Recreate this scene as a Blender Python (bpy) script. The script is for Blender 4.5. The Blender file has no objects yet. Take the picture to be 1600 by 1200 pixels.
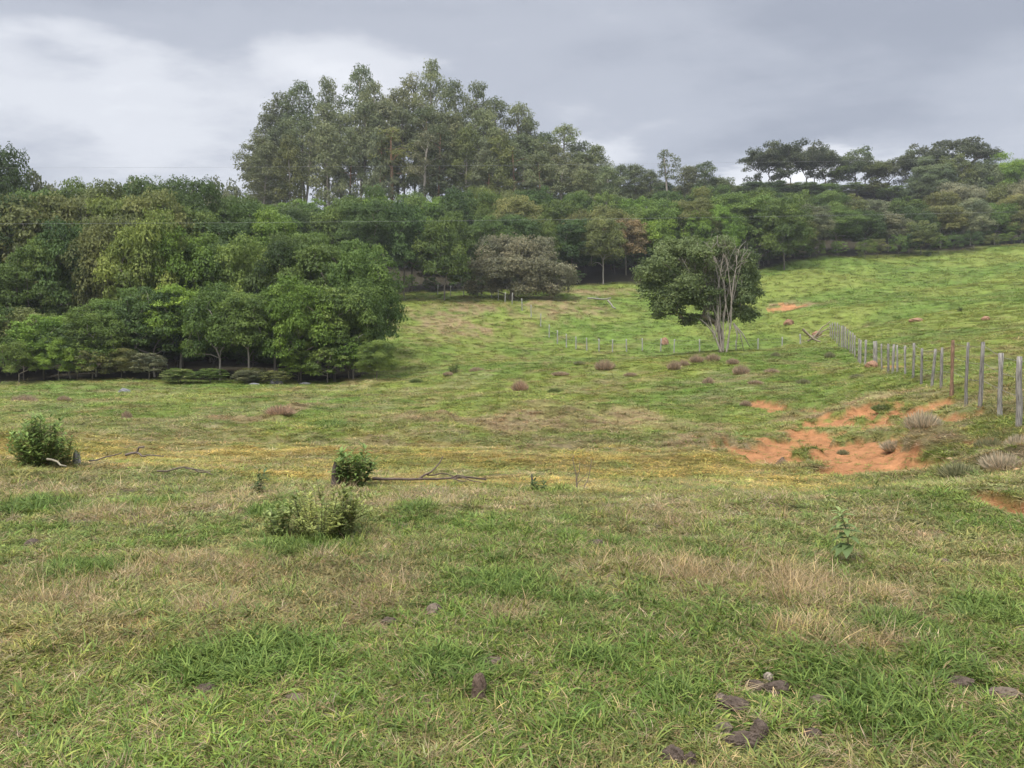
import bpy, math, random
import numpy as np
from mathutils import Vector

# ------------------------------------------------------------------ camera, sky, sun, exposure
C = bpy.context.scene
COL = C.collection
F = 1230.0                       # focal length in photo pixels (photo 1600 wide)
PITCH = math.atan(40.0 / F)
EYE = 1.6
cam_d = bpy.data.cameras.new('camera'); cam_d.sensor_width = 36.0; cam_d.lens = 36.0 * F / 1600.0
cam_d.clip_start = 0.05; cam_d.clip_end = 5000
cam = bpy.data.objects.new('camera', cam_d); COL.objects.link(cam)
cam.location = (0, 0, EYE); cam.rotation_euler = (math.pi / 2 - PITCH, 0, 0)
C.camera = cam
C.view_settings.view_transform = 'Standard'; C.view_settings.look = 'None'
C.view_settings.exposure = 1.40; C.view_settings.gamma = 1.0
C.view_settings.use_curve_mapping = False
C.cycles.max_bounces = 5; C.cycles.diffuse_bounces = 3; C.cycles.glossy_bounces = 1
C.cycles.transmission_bounces = 3; C.cycles.transparent_max_bounces = 4
C.cycles.volume_bounces = 0

SUN_EL, SUN_AZ = math.radians(58), math.radians(-140)   # azimuth from +Y towards +X
def direction(px, py):
    u = (px - 800) / F; v = (600 - py) / F
    f = Vector((0, math.cos(PITCH), -math.sin(PITCH))); up = Vector((0, math.sin(PITCH), math.cos(PITCH)))
    return f + u * Vector((1, 0, 0)) + v * up

world = bpy.data.worlds.new('World'); C.world = world; world.use_nodes = True
nt = world.node_tree; nt.nodes.clear()
def N(t, tree=None, **kw):
    n = (tree or nt).nodes.new(t)
    for k, v in kw.items(): setattr(n, k, v)
    return n
def L(a, b, tree=None): (tree or nt).links.new(a, b)
def math_node(op, a, b=None, tree=None, clamp=False):
    m = N('ShaderNodeMath', tree, operation=op, use_clamp=clamp)
    for i, s in enumerate((a, b)):
        if s is None: continue
        if isinstance(s, (int, float)): m.inputs[i].default_value = s
        else: L(s, m.inputs[i], tree)
    return m.outputs[0]
def build_world():
    sky = N('ShaderNodeTexSky', sky_type='NISHITA', sun_disc=False)
    sky.sun_elevation = SUN_EL; sky.sun_rotation = SUN_AZ; sky.air_density = 1.0; sky.dust_density = 2.0
    tc = N('ShaderNodeTexCoord'); d = tc.outputs['Generated']
    sep = N('ShaderNodeSeparateXYZ'); L(d, sep.inputs[0])
    zz = math_node('MAXIMUM', sep.outputs['Z'], 0.0)
    den = math_node('ADD', zz, 0.16)
    div = N('ShaderNodeVectorMath', operation='DIVIDE'); L(d, div.inputs[0])
    cmb = N('ShaderNodeCombineXYZ'); L(den, cmb.inputs[0]); L(den, cmb.inputs[1]); cmb.inputs[2].default_value = 1.0
    L(cmb.outputs[0], div.inputs[1])
    mp = N('ShaderNodeMapping'); L(div.outputs[0], mp.inputs[0]); mp.inputs['Scale'].default_value = (0.75, 1.0, 0.35)
    mp.inputs['Location'].default_value = (3.1, 1.7, 0.0); mp.inputs['Rotation'].default_value = (0, 0, 0.5)
    n1 = N('ShaderNodeTexNoise'); L(mp.outputs[0], n1.inputs['Vector'])
    n1.inputs['Scale'].default_value = 0.9; n1.inputs['Detail'].default_value = 4.0
    n1.inputs['Roughness'].default_value = 0.5; n1.inputs['Distortion'].default_value = 0.4
    n2 = N('ShaderNodeTexNoise'); L(mp.outputs[0], n2.inputs['Vector'])
    n2.inputs['Scale'].default_value = 2.6; n2.inputs['Detail'].default_value = 5.0; n2.inputs['Roughness'].default_value = 0.55
    n2.inputs['Distortion'].default_value = 0.3
    base = math_node('ADD', math_node('MULTIPLY', n1.outputs[0], 0.95), math_node('MULTIPLY', n2.outputs[0], 0.55))
    tot = math_node('SUBTRACT', base, 0.56)
    # thinner, brighter parts of the cloud deck
    for px, py, R, k in ((50, 120, .22, .20), (170, 90, .12, .12), (-80, 230, .30, .16), (520, 105, .17, .30), (330, 150, .24, .16), (640, 170, .14, .12),
                         (1170, 275, .12, .55), (1340, 280, .14, .25), (1000, 200, .24, .16), (1640, 170, .24, .26), (940, 240, .10, .22)):
        c = direction(px, py).normalized()
        sb = N('ShaderNodeVectorMath', operation='SUBTRACT'); L(d, sb.inputs[0]); sb.inputs[1].default_value = c
        ml = N('ShaderNodeVectorMath', operation='MULTIPLY'); L(sb.outputs[0], ml.inputs[0]); ml.inputs[1].default_value = (1, 1, 2.2)
        ln = N('ShaderNodeVectorMath', operation='LENGTH'); L(ml.outputs[0], ln.inputs[0])
        jit = math_node('ADD', ln.outputs['Value'], math_node('MULTIPLY', math_node('SUBTRACT', n2.outputs[0], 0.5), 0.34))
        mr = N('ShaderNodeMapRange', interpolation_type='SMOOTHERSTEP'); L(jit, mr.inputs[0])
        mr.inputs[1].default_value = R; mr.inputs[2].default_value = 0.0; mr.inputs[3].default_value = 0.0; mr.inputs[4].default_value = k
        tot = math_node('ADD', tot, mr.outputs[0])
    hz = N('ShaderNodeMapRange', interpolation_type='SMOOTHSTEP'); L(zz, hz.inputs[0])      # paler towards the horizon, as cloud decks are
    hz.inputs[1].default_value = .34; hz.inputs[2].default_value = .10; hz.inputs[3].default_value = -.03; hz.inputs[4].default_value = .17
    tot = math_node('ADD', tot, hz.outputs[0])
    n3 = N('ShaderNodeTexNoise'); L(mp.outputs[0], n3.inputs['Vector']); n3.inputs['Scale'].default_value = 6.0; n3.inputs['Detail'].default_value = 6.0; n3.inputs['Roughness'].default_value = .6
    tot = math_node('ADD', tot, math_node('MULTIPLY', math_node('SUBTRACT', n3.outputs[0], .5), .30))
    ramp = N('ShaderNodeValToRGB'); L(tot, ramp.inputs[0])
    cr = ramp.color_ramp; cr.interpolation = 'EASE'
    cr.elements[0].position = 0.0; cr.elements[0].color = (0.275, 0.297, 0.350, 1)
    cr.elements[1].position = 1.0; cr.elements[1].color = (0.84, 0.84, 0.86, 1)
    e = cr.elements.new(0.30); e.color = (0.370, 0.392, 0.445, 1)
    e = cr.elements.new(0.55); e.color = (0.56, 0.575, 0.615, 1)
    up = N('ShaderNodeMapRange', interpolation_type='SMOOTHSTEP'); L(zz, up.inputs[0])
    up.inputs[1].default_value = 0.44; up.inputs[2].default_value = 0.85; up.inputs[3].default_value = CLOUD; up.inputs[4].default_value = CLOUD * ZENITH
    bk = N('ShaderNodeMapRange', interpolation_type='SMOOTHSTEP'); L(sep.outputs['Y'], bk.inputs[0])
    bk.inputs[1].default_value = 0.2; bk.inputs[2].default_value = -0.5; bk.inputs[3].default_value = 1.0; bk.inputs[4].default_value = 1.7
    cl = N('ShaderNodeVectorMath', operation='SCALE'); L(ramp.outputs[0], cl.inputs[0]); L(math_node('MULTIPLY', up.outputs[0], bk.outputs[0]), cl.inputs['Scale'])
    mx = N('ShaderNodeMix', data_type='RGBA'); mx.inputs['Factor'].default_value = 0.94
    L(sky.outputs[0], mx.inputs['A']); L(cl.outputs[0], mx.inputs['B'])
    bg = N('ShaderNodeBackground'); bg.inputs['Strength'].default_value = 0.1
    L(mx.outputs['Result'], bg.inputs['Color'])
    out = N('ShaderNodeOutputWorld'); L(bg.outputs[0], out.inputs[0])
CLOUD, ZENITH = 5.3, 4.0
build_world()
world.cycles.sampling_method = 'MANUAL'; world.cycles.sample_map_resolution = 512
sun_d = bpy.data.lights.new('sun', 'SUN'); sun_d.energy = 1.5; sun_d.angle = math.radians(14); sun_d.color = (1.0, 0.965, 0.91)
sun = bpy.data.objects.new('sun', sun_d); COL.objects.link(sun)
sd = Vector((math.sin(SUN_AZ) * math.cos(SUN_EL), math.cos(SUN_AZ) * math.cos(SUN_EL), math.sin(SUN_EL)))
sun.rotation_euler = sd.to_track_quat('Z', 'Y').to_euler(); sun.location = (0, 0, 80)

# ------------------------------------------------------------------ helpers
RS = np.random.RandomState
def tag(o, label=None, cat=None, group=None, kind=None):
    if label: o['label'] = label
    if cat: o['category'] = cat
    if group: o['group'] = group
    if kind: o['kind'] = kind
    return o
def empty(name, loc=(0, 0, 0)):
    o = bpy.data.objects.new(name, None); COL.objects.link(o); o.location = loc; o.empty_display_size = 0.3
    return o
def np_mesh(name, v, faces, mats=(), smooth=False, attrs=None, link=True, parent=None):
    """faces: (n,3) or (n,4) int array, or a list of such arrays"""
    fl = [f for f in (faces if isinstance(faces, list) else [faces]) if len(f)]
    me = bpy.data.meshes.new(name)
    v = np.asarray(v, dtype=np.float32); me.vertices.add(len(v)); me.vertices.foreach_set('co', v.ravel())
    tot = np.concatenate([np.full(len(f), f.shape[1], dtype=np.int32) for f in fl])
    idx = np.concatenate([np.asarray(f, dtype=np.int32).ravel() for f in fl])
    me.loops.add(len(idx)); me.loops.foreach_set('vertex_index', idx)
    me.polygons.add(len(tot))
    st = np.zeros(len(tot), dtype=np.int32); st[1:] = np.cumsum(tot)[:-1]
    me.polygons.foreach_set('loop_start', st)
    me.polygons.foreach_set('use_smooth', np.full(len(tot), smooth, dtype=bool))
    for m in mats: me.materials.append(m)
    for an, (ty, dom, data) in (attrs or {}).items():
        a = me.attributes.new(an, ty, dom)
        a.data.foreach_set('color' if ty == 'FLOAT_COLOR' else ('vector' if ty == 'FLOAT_VECTOR' else 'value'), np.asarray(data).ravel())
    me.update(calc_edges=True)
    o = bpy.data.objects.new(name, me)
    if link: COL.objects.link(o)
    if parent is not None: o.parent = parent
    return o
class Tubes:
    """collects tapered tubes into one mesh"""
    def __init__(s): s.v = []; s.f = []; s.n = 0
    def tube(s, pts, rad, k=6, cap=True):
        pts = [Vector(p) for p in pts]
        ref = Vector((0.31, 0.17, 0.93))
        for i, p in enumerate(pts):
            t = (pts[min(i + 1, len(pts) - 1)] - pts[max(i - 1, 0)]).normalized()
            a = t.cross(ref)
            if a.length < 0.05: a = t.cross(Vector((1, 0, 0)))
            a.normalize(); b = t.cross(a)
            for j in range(k):
                an = 2 * math.pi * j / k
                q = p + (a * math.cos(an) + b * math.sin(an)) * rad[i]
                s.v.append((q.x, q.y, q.z))
        for i in range(len(pts) - 1):
            for j in range(k):
                j2 = (j + 1) % k; o = s.n + i * k
                s.f.append((o + j, o + j2, o + k + j2, o + k + j))
        base = s.n + (len(pts) - 1) * k
        s.n += len(pts) * k
        if cap:
            p = pts[-1]; s.v.append((p.x, p.y, p.z)); s.n += 1
            for j in range(k): s.f.append((base + j, base + (j + 1) % k, s.n - 1, s.n - 1))
    def build(s, name, mat, parent=None, link=True):
        f = np.array(s.f, dtype=np.int32); tri = f[:, 2] == f[:, 3]
        fl = []
        if (~tri).any(): fl.append(f[~tri])
        if tri.any(): fl.append(f[tri][:, :3])
        return np_mesh(name, np.array(s.v), fl, [mat], smooth=True, link=link, parent=parent)

# value noise
def _hash(ix, iy, seed):
    h = (ix.astype(np.int64) * 374761393 + iy.astype(np.int64) * 668265263 + seed * 1442695041) & 0xffffffff
    h = ((h ^ (h >> 13)) * 1274126177) & 0xffffffff
    h = (h ^ (h >> 16)) & 0xffffffff
    return h / 4294967295.0
def vnoise(x, y, seed=0):
    x = np.asarray(x, float); y = np.asarray(y, float)
    xi = np.floor(x); yi = np.floor(y); fx = x - xi; fy = y - yi
    fx = fx * fx * (3 - 2 * fx); fy = fy * fy * (3 - 2 * fy)
    a = _hash(xi, yi, seed); b = _hash(xi + 1, yi, seed); c = _hash(xi, yi + 1, seed); d = _hash(xi + 1, yi + 1, seed)
    return (a * (1 - fx) + b * fx) * (1 - fy) + (c * (1 - fx) + d * fx) * fy
def fbm(x, y, seed=0, oct=4, gain=0.5):
    s = 0; a = 1; t = 0; c_, s_ = math.cos(0.6), math.sin(0.6)
    for i in range(oct):
        s = s + a * vnoise(x, y, seed + i * 17); t += a; a *= gain
        x, y = (x * c_ - y * s_) * 2.03 + 5.2, (x * s_ + y * c_) * 2.03 + 1.3
    return s / t
def sstep(a, b, x):
    t = np.clip((x - a) / (b - a), 0, 1); return t * t * (3 - 2 * t)

# ------------------------------------------------------------------ terrain
def XY(px, Y, py=560):
    d = direction(px, py); t = Y / d.y
    return d.x * t
def Z(px, py, Y):
    d = direction(px, py); return EYE + d.z * Y / d.y
CP = []          # (X, Y, z)
def cp(px, py, Y): CP.append((XY(px, Y, py), Y, Z(px, py, Y)))
def cz(px, Y, z): CP.append((XY(px, Y), Y, z))
for px in (-300, 300, 800, 1300, 1900):
    for Y in (0.5, 3, 6, 9): cz(px, Y, 0.0)
for X in (-30, -10, 10, 30): CP.append((X, -15, 0.2)); CP.append((X * 4, -120, 2.0))
for px, py, Y in (
    (0, 690, 15), (0, 655, 22), (0, 625, 34), (0, 600, 50), (-300, 600, 50), (-300, 660, 22),
    (300, 745, 11.2), (300, 700, 17.2), (300, 660, 23), (300, 622, 36), (300, 596, 52),
    (600, 752, 11), (560, 700, 17.6), (600, 665, 22), (600, 625, 35), (620, 592, 56),
    (800, 760, 10.4), (800, 700, 18.5), (800, 662, 25), (800, 622, 35), (800, 600, 43), (800, 575, 52), (800, 562, 60), (800, 556, 80),
    (800, 520, 92), (800, 480, 103), (780, 462, 112), (800, 440, 125),
    (650, 565, 70), (650, 510, 90), (650, 460, 115), (700, 540, 80),
    (1000, 765, 10.3), (1000, 705, 18), (1000, 665, 24), (1000, 625, 34), (1000, 590, 45), (1000, 563, 58), (1000, 558, 78),
    (1000, 515, 94), (1000, 475, 108), (1000, 441, 125),
    (1128, 547, 55), (1128, 575, 46), (1128, 600, 38), (1128, 640, 28), (1128, 700, 18.5), (1128, 770, 10.3),
    (1128, 505, 98), (1150, 472, 110), (1200, 418, 135), (1210, 470, 112),
    (1300, 528, 72), (1300, 545, 58), (1300, 562, 48), (1300, 600, 34), (1300, 640, 25), (1290, 668, 21), (1300, 705, 17.2), (1300, 742, 13.2),
    (1300, 500, 84), (1300, 478, 97), (1300, 440, 118), (1290, 405, 143),
    (1450, 760, 11), (1450, 735, 13), (1440, 690, 16.5), (1440, 650, 20), (1450, 450, 112), (1450, 500, 72), (1450, 540, 45), (1440, 398, 148),
    (1595, 657, 14.5), (1532, 636, 17.4), (1488, 614, 20.4), (1427, 589, 26.4), (1368, 574, 37), (1342, 566, 45), (1318, 545, 58),
    (1600, 700, 11.6), (1600, 745, 9.3), (1600, 800, 7.9), (1500, 720, 13.2), (1500, 660, 16.0),
    (1600, 560, 31), (1600, 520, 49), (1600, 480, 74), (1600, 440, 105), (1600, 400, 142), (1600, 384, 156),
    (1900, 660, 14), (1900, 540, 34), (1900, 440, 90), (1900, 384, 150)): cp(px, py, Y)
for px, Y, z in ((1128, 76, 2.0), (1220, 78, 2.6),
    (-300, 75, 3), (-300, 110, 10), (-300, 170, 20), (100, 75, 3), (100, 110, 10), (100, 170, 22), (400, 75, 3), (400, 100, 7.5), (420, 130, 14),
    (620, 140, 19), (620, 175, 32), (620, 215, 41), (450, 180, 31), (800, 150, 22), (800, 180, 33), (800, 215, 42), (1000, 150, 21), (1000, 180, 32), (1000, 215, 42),
    (1200, 160, 25), (1200, 190, 37), (1200, 215, 46), (1400, 175, 29), (1400, 215, 46), (1600, 185, 31), (1600, 215, 44), (1900, 215, 44),
    (-300, 215, 30), (200, 215, 34)): cz(px, Y, z)
for X in (-500, -200, 0, 200, 500): CP.append((X, 300, 45)); CP.append((X, 600, 45))
CP.append((-400, 100, 12)); CP.append((400, 100, 12)); CP.append((-500, -100, 2)); CP.append((500, -100, 2))
CP = np.array(CP); _S = 60.0
_px, _py, _pz = CP[:, 0] / _S, CP[:, 1] / _S, CP[:, 2]
def _k(r2): return 0.5 * r2 * np.log(r2 + 1e-12)
_n = len(CP)
_A = np.zeros((_n + 3, _n + 3))
_A[:_n, :_n] = _k((_px[:, None] - _px[None]) ** 2 + (_py[:, None] - _py[None]) ** 2) + np.eye(_n) * 2e-4
_A[:_n, _n] = 1; _A[:_n, _n + 1] = _px; _A[:_n, _n + 2] = _py; _A[_n:, :_n] = _A[:_n, _n:].T
_W = np.linalg.solve(_A, np.concatenate([_pz, np.zeros(3)]))
def z_base(x, y):
    x = np.atleast_1d(np.asarray(x, float)) / _S; y = np.atleast_1d(np.asarray(y, float)) / _S
    o = np.zeros(x.shape)
    for i in range(0, len(x), 40000):
        a = x[i:i + 40000]; b = y[i:i + 40000]
        o[i:i + 40000] = _k((a[:, None] - _px) ** 2 + (b[:, None] - _py) ** 2) @ _W[:_n] + _W[_n] + a * _W[_n + 1] + b * _W[_n + 2]
    return o
def hit(px, py):
    """ground point seen at a photo position (smooth terrain)"""
    d = direction(px, py); ys = np.exp(np.linspace(math.log(2.5), math.log(260), 900))
    zs = EYE + d.z / d.y * ys; g = z_base(d.x / d.y * ys, ys)
    w = np.where(zs < g)[0]
    i = w[0] if len(w) else len(ys) - 1
    return (d.x / d.y * ys[i], ys[i])

# red-earth scars: (px, py, radius in px sideways, radius in px up/down), located on the ground once
def ell(px, py, rx, ry):
    x, y = hit(px, py); _, y0 = hit(px, py + ry); _, y1 = hit(px, py - ry)
    return (x, y, rx / F * y, max(abs(y1 - y0) / 2, 0.15))
EARTH = [ell(*a) for a in ((1195, 714, 60, 18), (1240, 698, 60, 18), (1300, 700, 85, 24), (1335, 712, 60, 26), (1405, 705, 28, 26), (1415, 690, 26, 14), (1290, 665, 40, 9),
    (1350, 655, 42, 9), (1265, 640, 20, 10), (1195, 628, 24, 6), (1455, 640, 36, 6), (1490, 650, 24, 14), (1380, 670, 30, 8), (1520, 690, 30, 12),
    (1590, 790, 26, 24), (1585, 690, 30, 8), (1300, 735, 40, 8), (1232, 476, 24, 3), (1360, 574, 10, 5))]
FLAT_SCARS = [ell(*a) for a in ((215, 980, 28, 14), (15, 1006, 25, 10))]
BROWN = [ell(*a) for a in ((870, 662, 230, 28), (1100, 690, 90, 20), (1335, 500, 80, 9), (440, 650, 26, 12), (700, 505, 80, 26), (880, 480, 60, 20), (740, 485, 60, 14), (1330, 640, 120, 14),  # shadowed look of the far right gully is put into the colour too
    (640, 655, 90, 14), (1560, 720, 70, 22), (1250, 475, 50, 7), (560, 600, 40, 4), (1470, 690, 60, 16), (930, 455, 70, 6), (300, 655, 90, 6))]
MEADOW = [ell(*a) for a in ((300, 708, 360, 32), (640, 718, 340, 46), (950, 735, 300, 40), (1150, 752, 200, 28), (120, 700, 200, 22))]
DRYP = [ell(*a) for a in ((60, 770, 150, 24), (250, 800, 160, 20), (620, 775, 220, 18), (350, 775, 130, 14), (1100, 790, 260, 22), (1000, 800, 100, 20), (1230, 905, 110, 56),
    (270, 890, 120, 30), (110, 930, 90, 30), (560, 850, 60, 30), (330, 950, 60, 24), (1440, 830, 70, 20), (800, 960, 60, 20), (1380, 930, 70, 24), (1290, 1000, 120, 30), (60, 900, 60, 30), (1570, 850, 50, 16), (650, 1180, 60, 20))]
LUSHP = [ell(*a) for a in ((815, 925, 110, 30), (240, 795, 60, 14), (490, 850, 90, 22), (1320, 1090, 130, 50), (960, 1040, 70, 26), (130, 885, 70, 22), (1560, 960, 60, 26), (400, 1030, 100, 30), (1060, 1090, 70, 40),
    (1000, 915, 60, 16), (1130, 875, 40, 12), (640, 800, 40, 10), (1150, 690, 40, 8), (520, 665, 40, 6), (1480, 1050, 60, 30), (50, 790, 40, 12), (900, 1190, 80, 30), (420, 800, 40, 12), (880, 690, 60, 8), (700, 1050, 60, 24), (1390, 990, 60, 14))]
GULLY = [(*hit(1335, 497), 8.0, 4.5, 1.5), (*hit(1200, 482), 5.0, 5.0, 1.2), (*hit(700, 690), 6.0, 1.3, .25)]
def region(lst, x, y, seed, jit=0.45, fr=1.0):
    w = (fbm(x * fr / 1.3, y * fr / 1.3, seed, 4) - 0.5) * 2 * jit
    m = np.full(np.shape(x), -9.0)
    for cx, cy, rx, ry in lst:
        m = np.maximum(m, 1 - np.sqrt(((x - cx) / rx) ** 2 + ((y - cy) / ry) ** 2))
    return m + w
def masks(x, y):
    x = np.asarray(x, float); y = np.asarray(y, float)
    r = np.hypot(x, y)
    e = sstep(-0.05, 0.22, region(EARTH, x, y, 11, 1.05, 1.6) + 0.75 * (fbm(x * 2.6, y * 2.6, 5, 4) - .43))
    e = np.maximum(e, sstep(0.0, 0.3, region(FLAT_SCARS, x, y, 21, 0.7, 5.0)))
    br = sstep(-0.1, 0.6, region(BROWN, x, y, 31, 1.0, .9))
    me = sstep(-0.2, 0.35, region(MEADOW, x, y, 41, 0.45))
    dr = sstep(-0.35, 0.5, region(DRYP, x, y, 51, 0.9, 1.6))
    lu = sstep(-0.2, 0.7, region(LUSHP, x, y, 61, 1.3, 1.6)) * (1 - me)
    # general mottling
    n = fbm(x * 0.55, y * 0.55, 71, 4); n2 = fbm(x * 2.2, y * 2.2, 81, 3)
    dr = np.maximum(dr, sstep(0.50, 0.72, n * .6 + n2 * .4) * sstep(32, 20, r) * 0.85)
    dr = np.maximum(dr, sstep(0.56, 0.72, fbm(x * 0.35, y * 0.35, 77, 4)) * 0.45 * sstep(75, 40, r))
    dr = dr * (0.35 + 0.65 * sstep(.38, .58, fbm(x * 3.1, y * 3.1, 79, 3)))
    return dict(earth=e, brown=br, meadow=me, dry=dr * (1 - .7 * lu), lush=lu, n=n, n2=n2)
def z_full(x, y, m=None):
    x = np.atleast_1d(np.asarray(x, float)); y = np.atleast_1d(np.asarray(y, float))
    z = z_base(x, y)
    r = np.hypot(x, y)
    z = z + (fbm(x * 1.1, y * 1.1, 3, 4) - .5) * 0.10 * sstep(2, 6, r)
    z = z + (fbm(x * .28, y * .28, 9, 3) - .5) * 0.55 * sstep(8, 25, r) * sstep(400, 160, r)
    z = z + (fbm(x * .06, y * .06, 13, 3) - .5) * 1.6 * sstep(60, 130, r)
    # eroded hollows of bare soil with broken rims
    e = region(EARTH, x, y, 11, 1.05, 1.6)
    z = z + (fbm(x * 4.5, y * 4.5, 23, 3) - .5) * .10 * sstep(-.5, .2, e) * sstep(60, 30, r)
    z = z - sstep(-0.1, 0.2, e) * (0.07 + 0.20 * fbm(x * 1.3, y * 1.3, 19, 4)) * sstep(60, 30, r)
    for cx, cy, rx, ry, dp in GULLY: z = z - dp * np.exp(-((x - cx) / rx) ** 2 - ((y - cy) / ry) ** 2)
    b = region(BROWN, x, y, 31, 1.0, .9)
    z = z + sstep(-0.1, .6, b) * (fbm(x * .9, y * .9, 29, 4) - .42) * 0.7 * sstep(9, 14, r) * sstep(140, 40, r)
    return z
def zg(x, y): return float(z_full([x], [y])[0])

FOREST_EDGE = []  # filled with tree positions for the leaf-litter mask
GREEN = np.array((0.124, 0.180, 0.034)); GREEN2 = np.array((0.170, 0.204, 0.042)); DRY = np.array((0.350, 0.280, 0.180)); OCHRE = np.array((0.295, 0.225, 0.060))
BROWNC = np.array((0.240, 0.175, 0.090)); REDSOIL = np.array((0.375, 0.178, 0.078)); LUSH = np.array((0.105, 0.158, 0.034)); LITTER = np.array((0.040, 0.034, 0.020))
def mixc(a, b, t): return a * (1 - t[:, None]) + b * t[:, None]
def ground_colour(x, y, m, litter=None):
    n = x.shape[0]
    c = mixc(np.tile(GREEN, (n, 1)), np.tile(GREEN2, (n, 1)), sstep(.35, .65, fbm(x * .12, y * .12, 91, 3)))
    c = mixc(c, np.tile(BROWNC, (n, 1)), sstep(.5, .75, fbm(x * .8, y * .8, 95, 4)) * (.5 - .38 * sstep(55, 85, np.hypot(x, y)) * sstep(5, 20, x)))
    c = mixc(c, np.tile(OCHRE, (n, 1)), m['meadow'] * (0.45 + 0.4 * sstep(.38, .6, fbm(x * .5, y * 1.1, 97, 4))))
    c = mixc(c, np.tile(DRY, (n, 1)), m['dry'] * .75)
    c = mixc(c, np.tile(BROWNC, (n, 1)), m['brown'] * (.45 + .5 * sstep(.35, .65, fbm(x * 1.5, y * 1.5, 99, 3))))
    c = mixc(c, np.tile(LUSH, (n, 1)), m['lush'] * .8)
    k_ = .21 - .05 * sstep(20, 70, np.hypot(x, y)); c = c * (1 + 2.4 * k_ * (fbm(x * .9, y * .9, 103, 4) - .5) * 1.5)[:, None]
    c = mixc(c, np.tile(REDSOIL, (n, 1)) * (0.75 + 0.45 * fbm(x * 2.5, y * 2.5, 101, 4))[:, None], m['earth'])
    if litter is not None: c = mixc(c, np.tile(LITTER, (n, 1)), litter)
    return c
# where woodland stands (polygon edges by distance): leaf litter and no grass
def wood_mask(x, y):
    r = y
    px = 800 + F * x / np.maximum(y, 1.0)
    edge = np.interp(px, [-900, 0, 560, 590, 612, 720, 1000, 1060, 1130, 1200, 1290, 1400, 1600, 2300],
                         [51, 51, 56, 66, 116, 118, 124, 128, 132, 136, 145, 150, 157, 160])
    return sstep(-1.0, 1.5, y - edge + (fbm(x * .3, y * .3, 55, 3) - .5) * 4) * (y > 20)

# ------------------------------------------------------------------ materials
def new_mat(name):
    m = bpy.data.materials.new(name); m.use_nodes = True; m.node_tree.nodes.clear(); return m
def ground_material():
    m = new_mat('pasture'); t = m.node_tree
    at = N('ShaderNodeAttribute', t, attribute_name='col')
    tc = N('ShaderNodeNewGeometry', t)
    n1 = N('ShaderNodeTexNoise', t); L(tc.outputs['Position'], n1.inputs['Vector'], t)
    n1.inputs['Scale'].default_value = 9.0; n1.inputs['Detail'].default_value = 8; n1.inputs['Roughness'].default_value = .7
    n2 = N('ShaderNodeTexNoise', t); L(tc.outputs['Position'], n2.inputs['Vector'], t)
    n2.inputs['Scale'].default_value = 1.4; n2.inputs['Detail'].default_value = 6; n2.inputs['Roughness'].default_value = .65
    s = math_node('ADD', math_node('MULTIPLY', n1.outputs[0], .9, t), math_node('MULTIPLY', n2.outputs[0], .9, t), t)
    mr = N('ShaderNodeMapRange', t); L(s, mr.inputs[0], t); mr.inputs[1].default_value = .55; mr.inputs[2].default_value = 1.25
    mr.inputs[3].default_value = .6; mr.inputs[4].default_value = 1.35
    sc = N('ShaderNodeVectorMath', t, operation='SCALE'); L(at.outputs['Color'], sc.inputs[0], t); L(mr.outputs[0], sc.inputs['Scale'], t)
    bp = N('ShaderNodeBump', t); L(s, bp.inputs['Height'], t); bp.inputs['Strength'].default_value = .8; bp.inputs['Distance'].default_value = .12
    b = N('ShaderNodeBsdfPrincipled', t); L(sc.outputs[0], b.inputs['Base Color'], t); L(bp.outputs[0], b.inputs['Normal'], t)
    b.inputs['Roughness'].default_value = .95; b.inputs['Specular IOR Level'].default_value = .1
    o = N('ShaderNodeOutputMaterial', t); L(b.outputs[0], o.inputs[0], t)
    return m
def leaf_material(name, src='object', trans=.36, rough=.55, spec=.25):
    """colour = object colour (trees) or instance tint (grass) times a per-leaf-clump variation"""
    m = new_mat(name); t = m.node_tree
    if src == 'object':
        oi = N('ShaderNodeObjectInfo', t); colour = oi.outputs['Color']
    else:
        ai = N('ShaderNodeAttribute', t, attribute_name='tint', attribute_type='INSTANCER'); colour = ai.outputs['Color']
    a = N('ShaderNodeAttribute', t, attribute_name='cl'); f = a.outputs['Fac']
    mr = N('ShaderNodeMapRange', t); L(f, mr.inputs[0], t); mr.inputs[3].default_value = .55; mr.inputs[4].default_value = 1.55
    sc = N('ShaderNodeVectorMath', t, operation='SCALE'); L(colour, sc.inputs[0], t); L(mr.outputs[0], sc.inputs['Scale'], t)
    # brighter clumps (young leaves) lean to yellow
    hs = N('ShaderNodeVectorMath', t, operation='MULTIPLY'); L(sc.outputs[0], hs.inputs[0], t)
    cb = N('ShaderNodeCombineXYZ', t)
    r_ = N('ShaderNodeMapRange', t); L(f, r_.inputs[0], t); r_.inputs[3].default_value = .92; r_.inputs[4].default_value = 1.14
    L(r_.outputs[0], cb.inputs[0], t); cb.inputs[1].default_value = 1.0; cb.inputs[2].default_value = 1.0
    L(cb.outputs[0], hs.inputs[1], t)
    b = N('ShaderNodeBsdfPrincipled', t); L(hs.outputs[0], b.inputs['Base Color'], t)
    b.inputs['Roughness'].default_value = rough; b.inputs['Specular IOR Level'].default_value = spec
    tr = N('ShaderNodeBsdfTranslucent', t); L(hs.outputs[0], tr.inputs['Color'], t)
    mx = N('ShaderNodeMixShader', t); mx.inputs[0].default_value = trans; L(b.outputs[0], mx.inputs[1], t); L(tr.outputs[0], mx.inputs[2], t)
    o = N('ShaderNodeOutputMaterial', t); L(mx.outputs[0], o.inputs[0], t)
    return m
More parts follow.
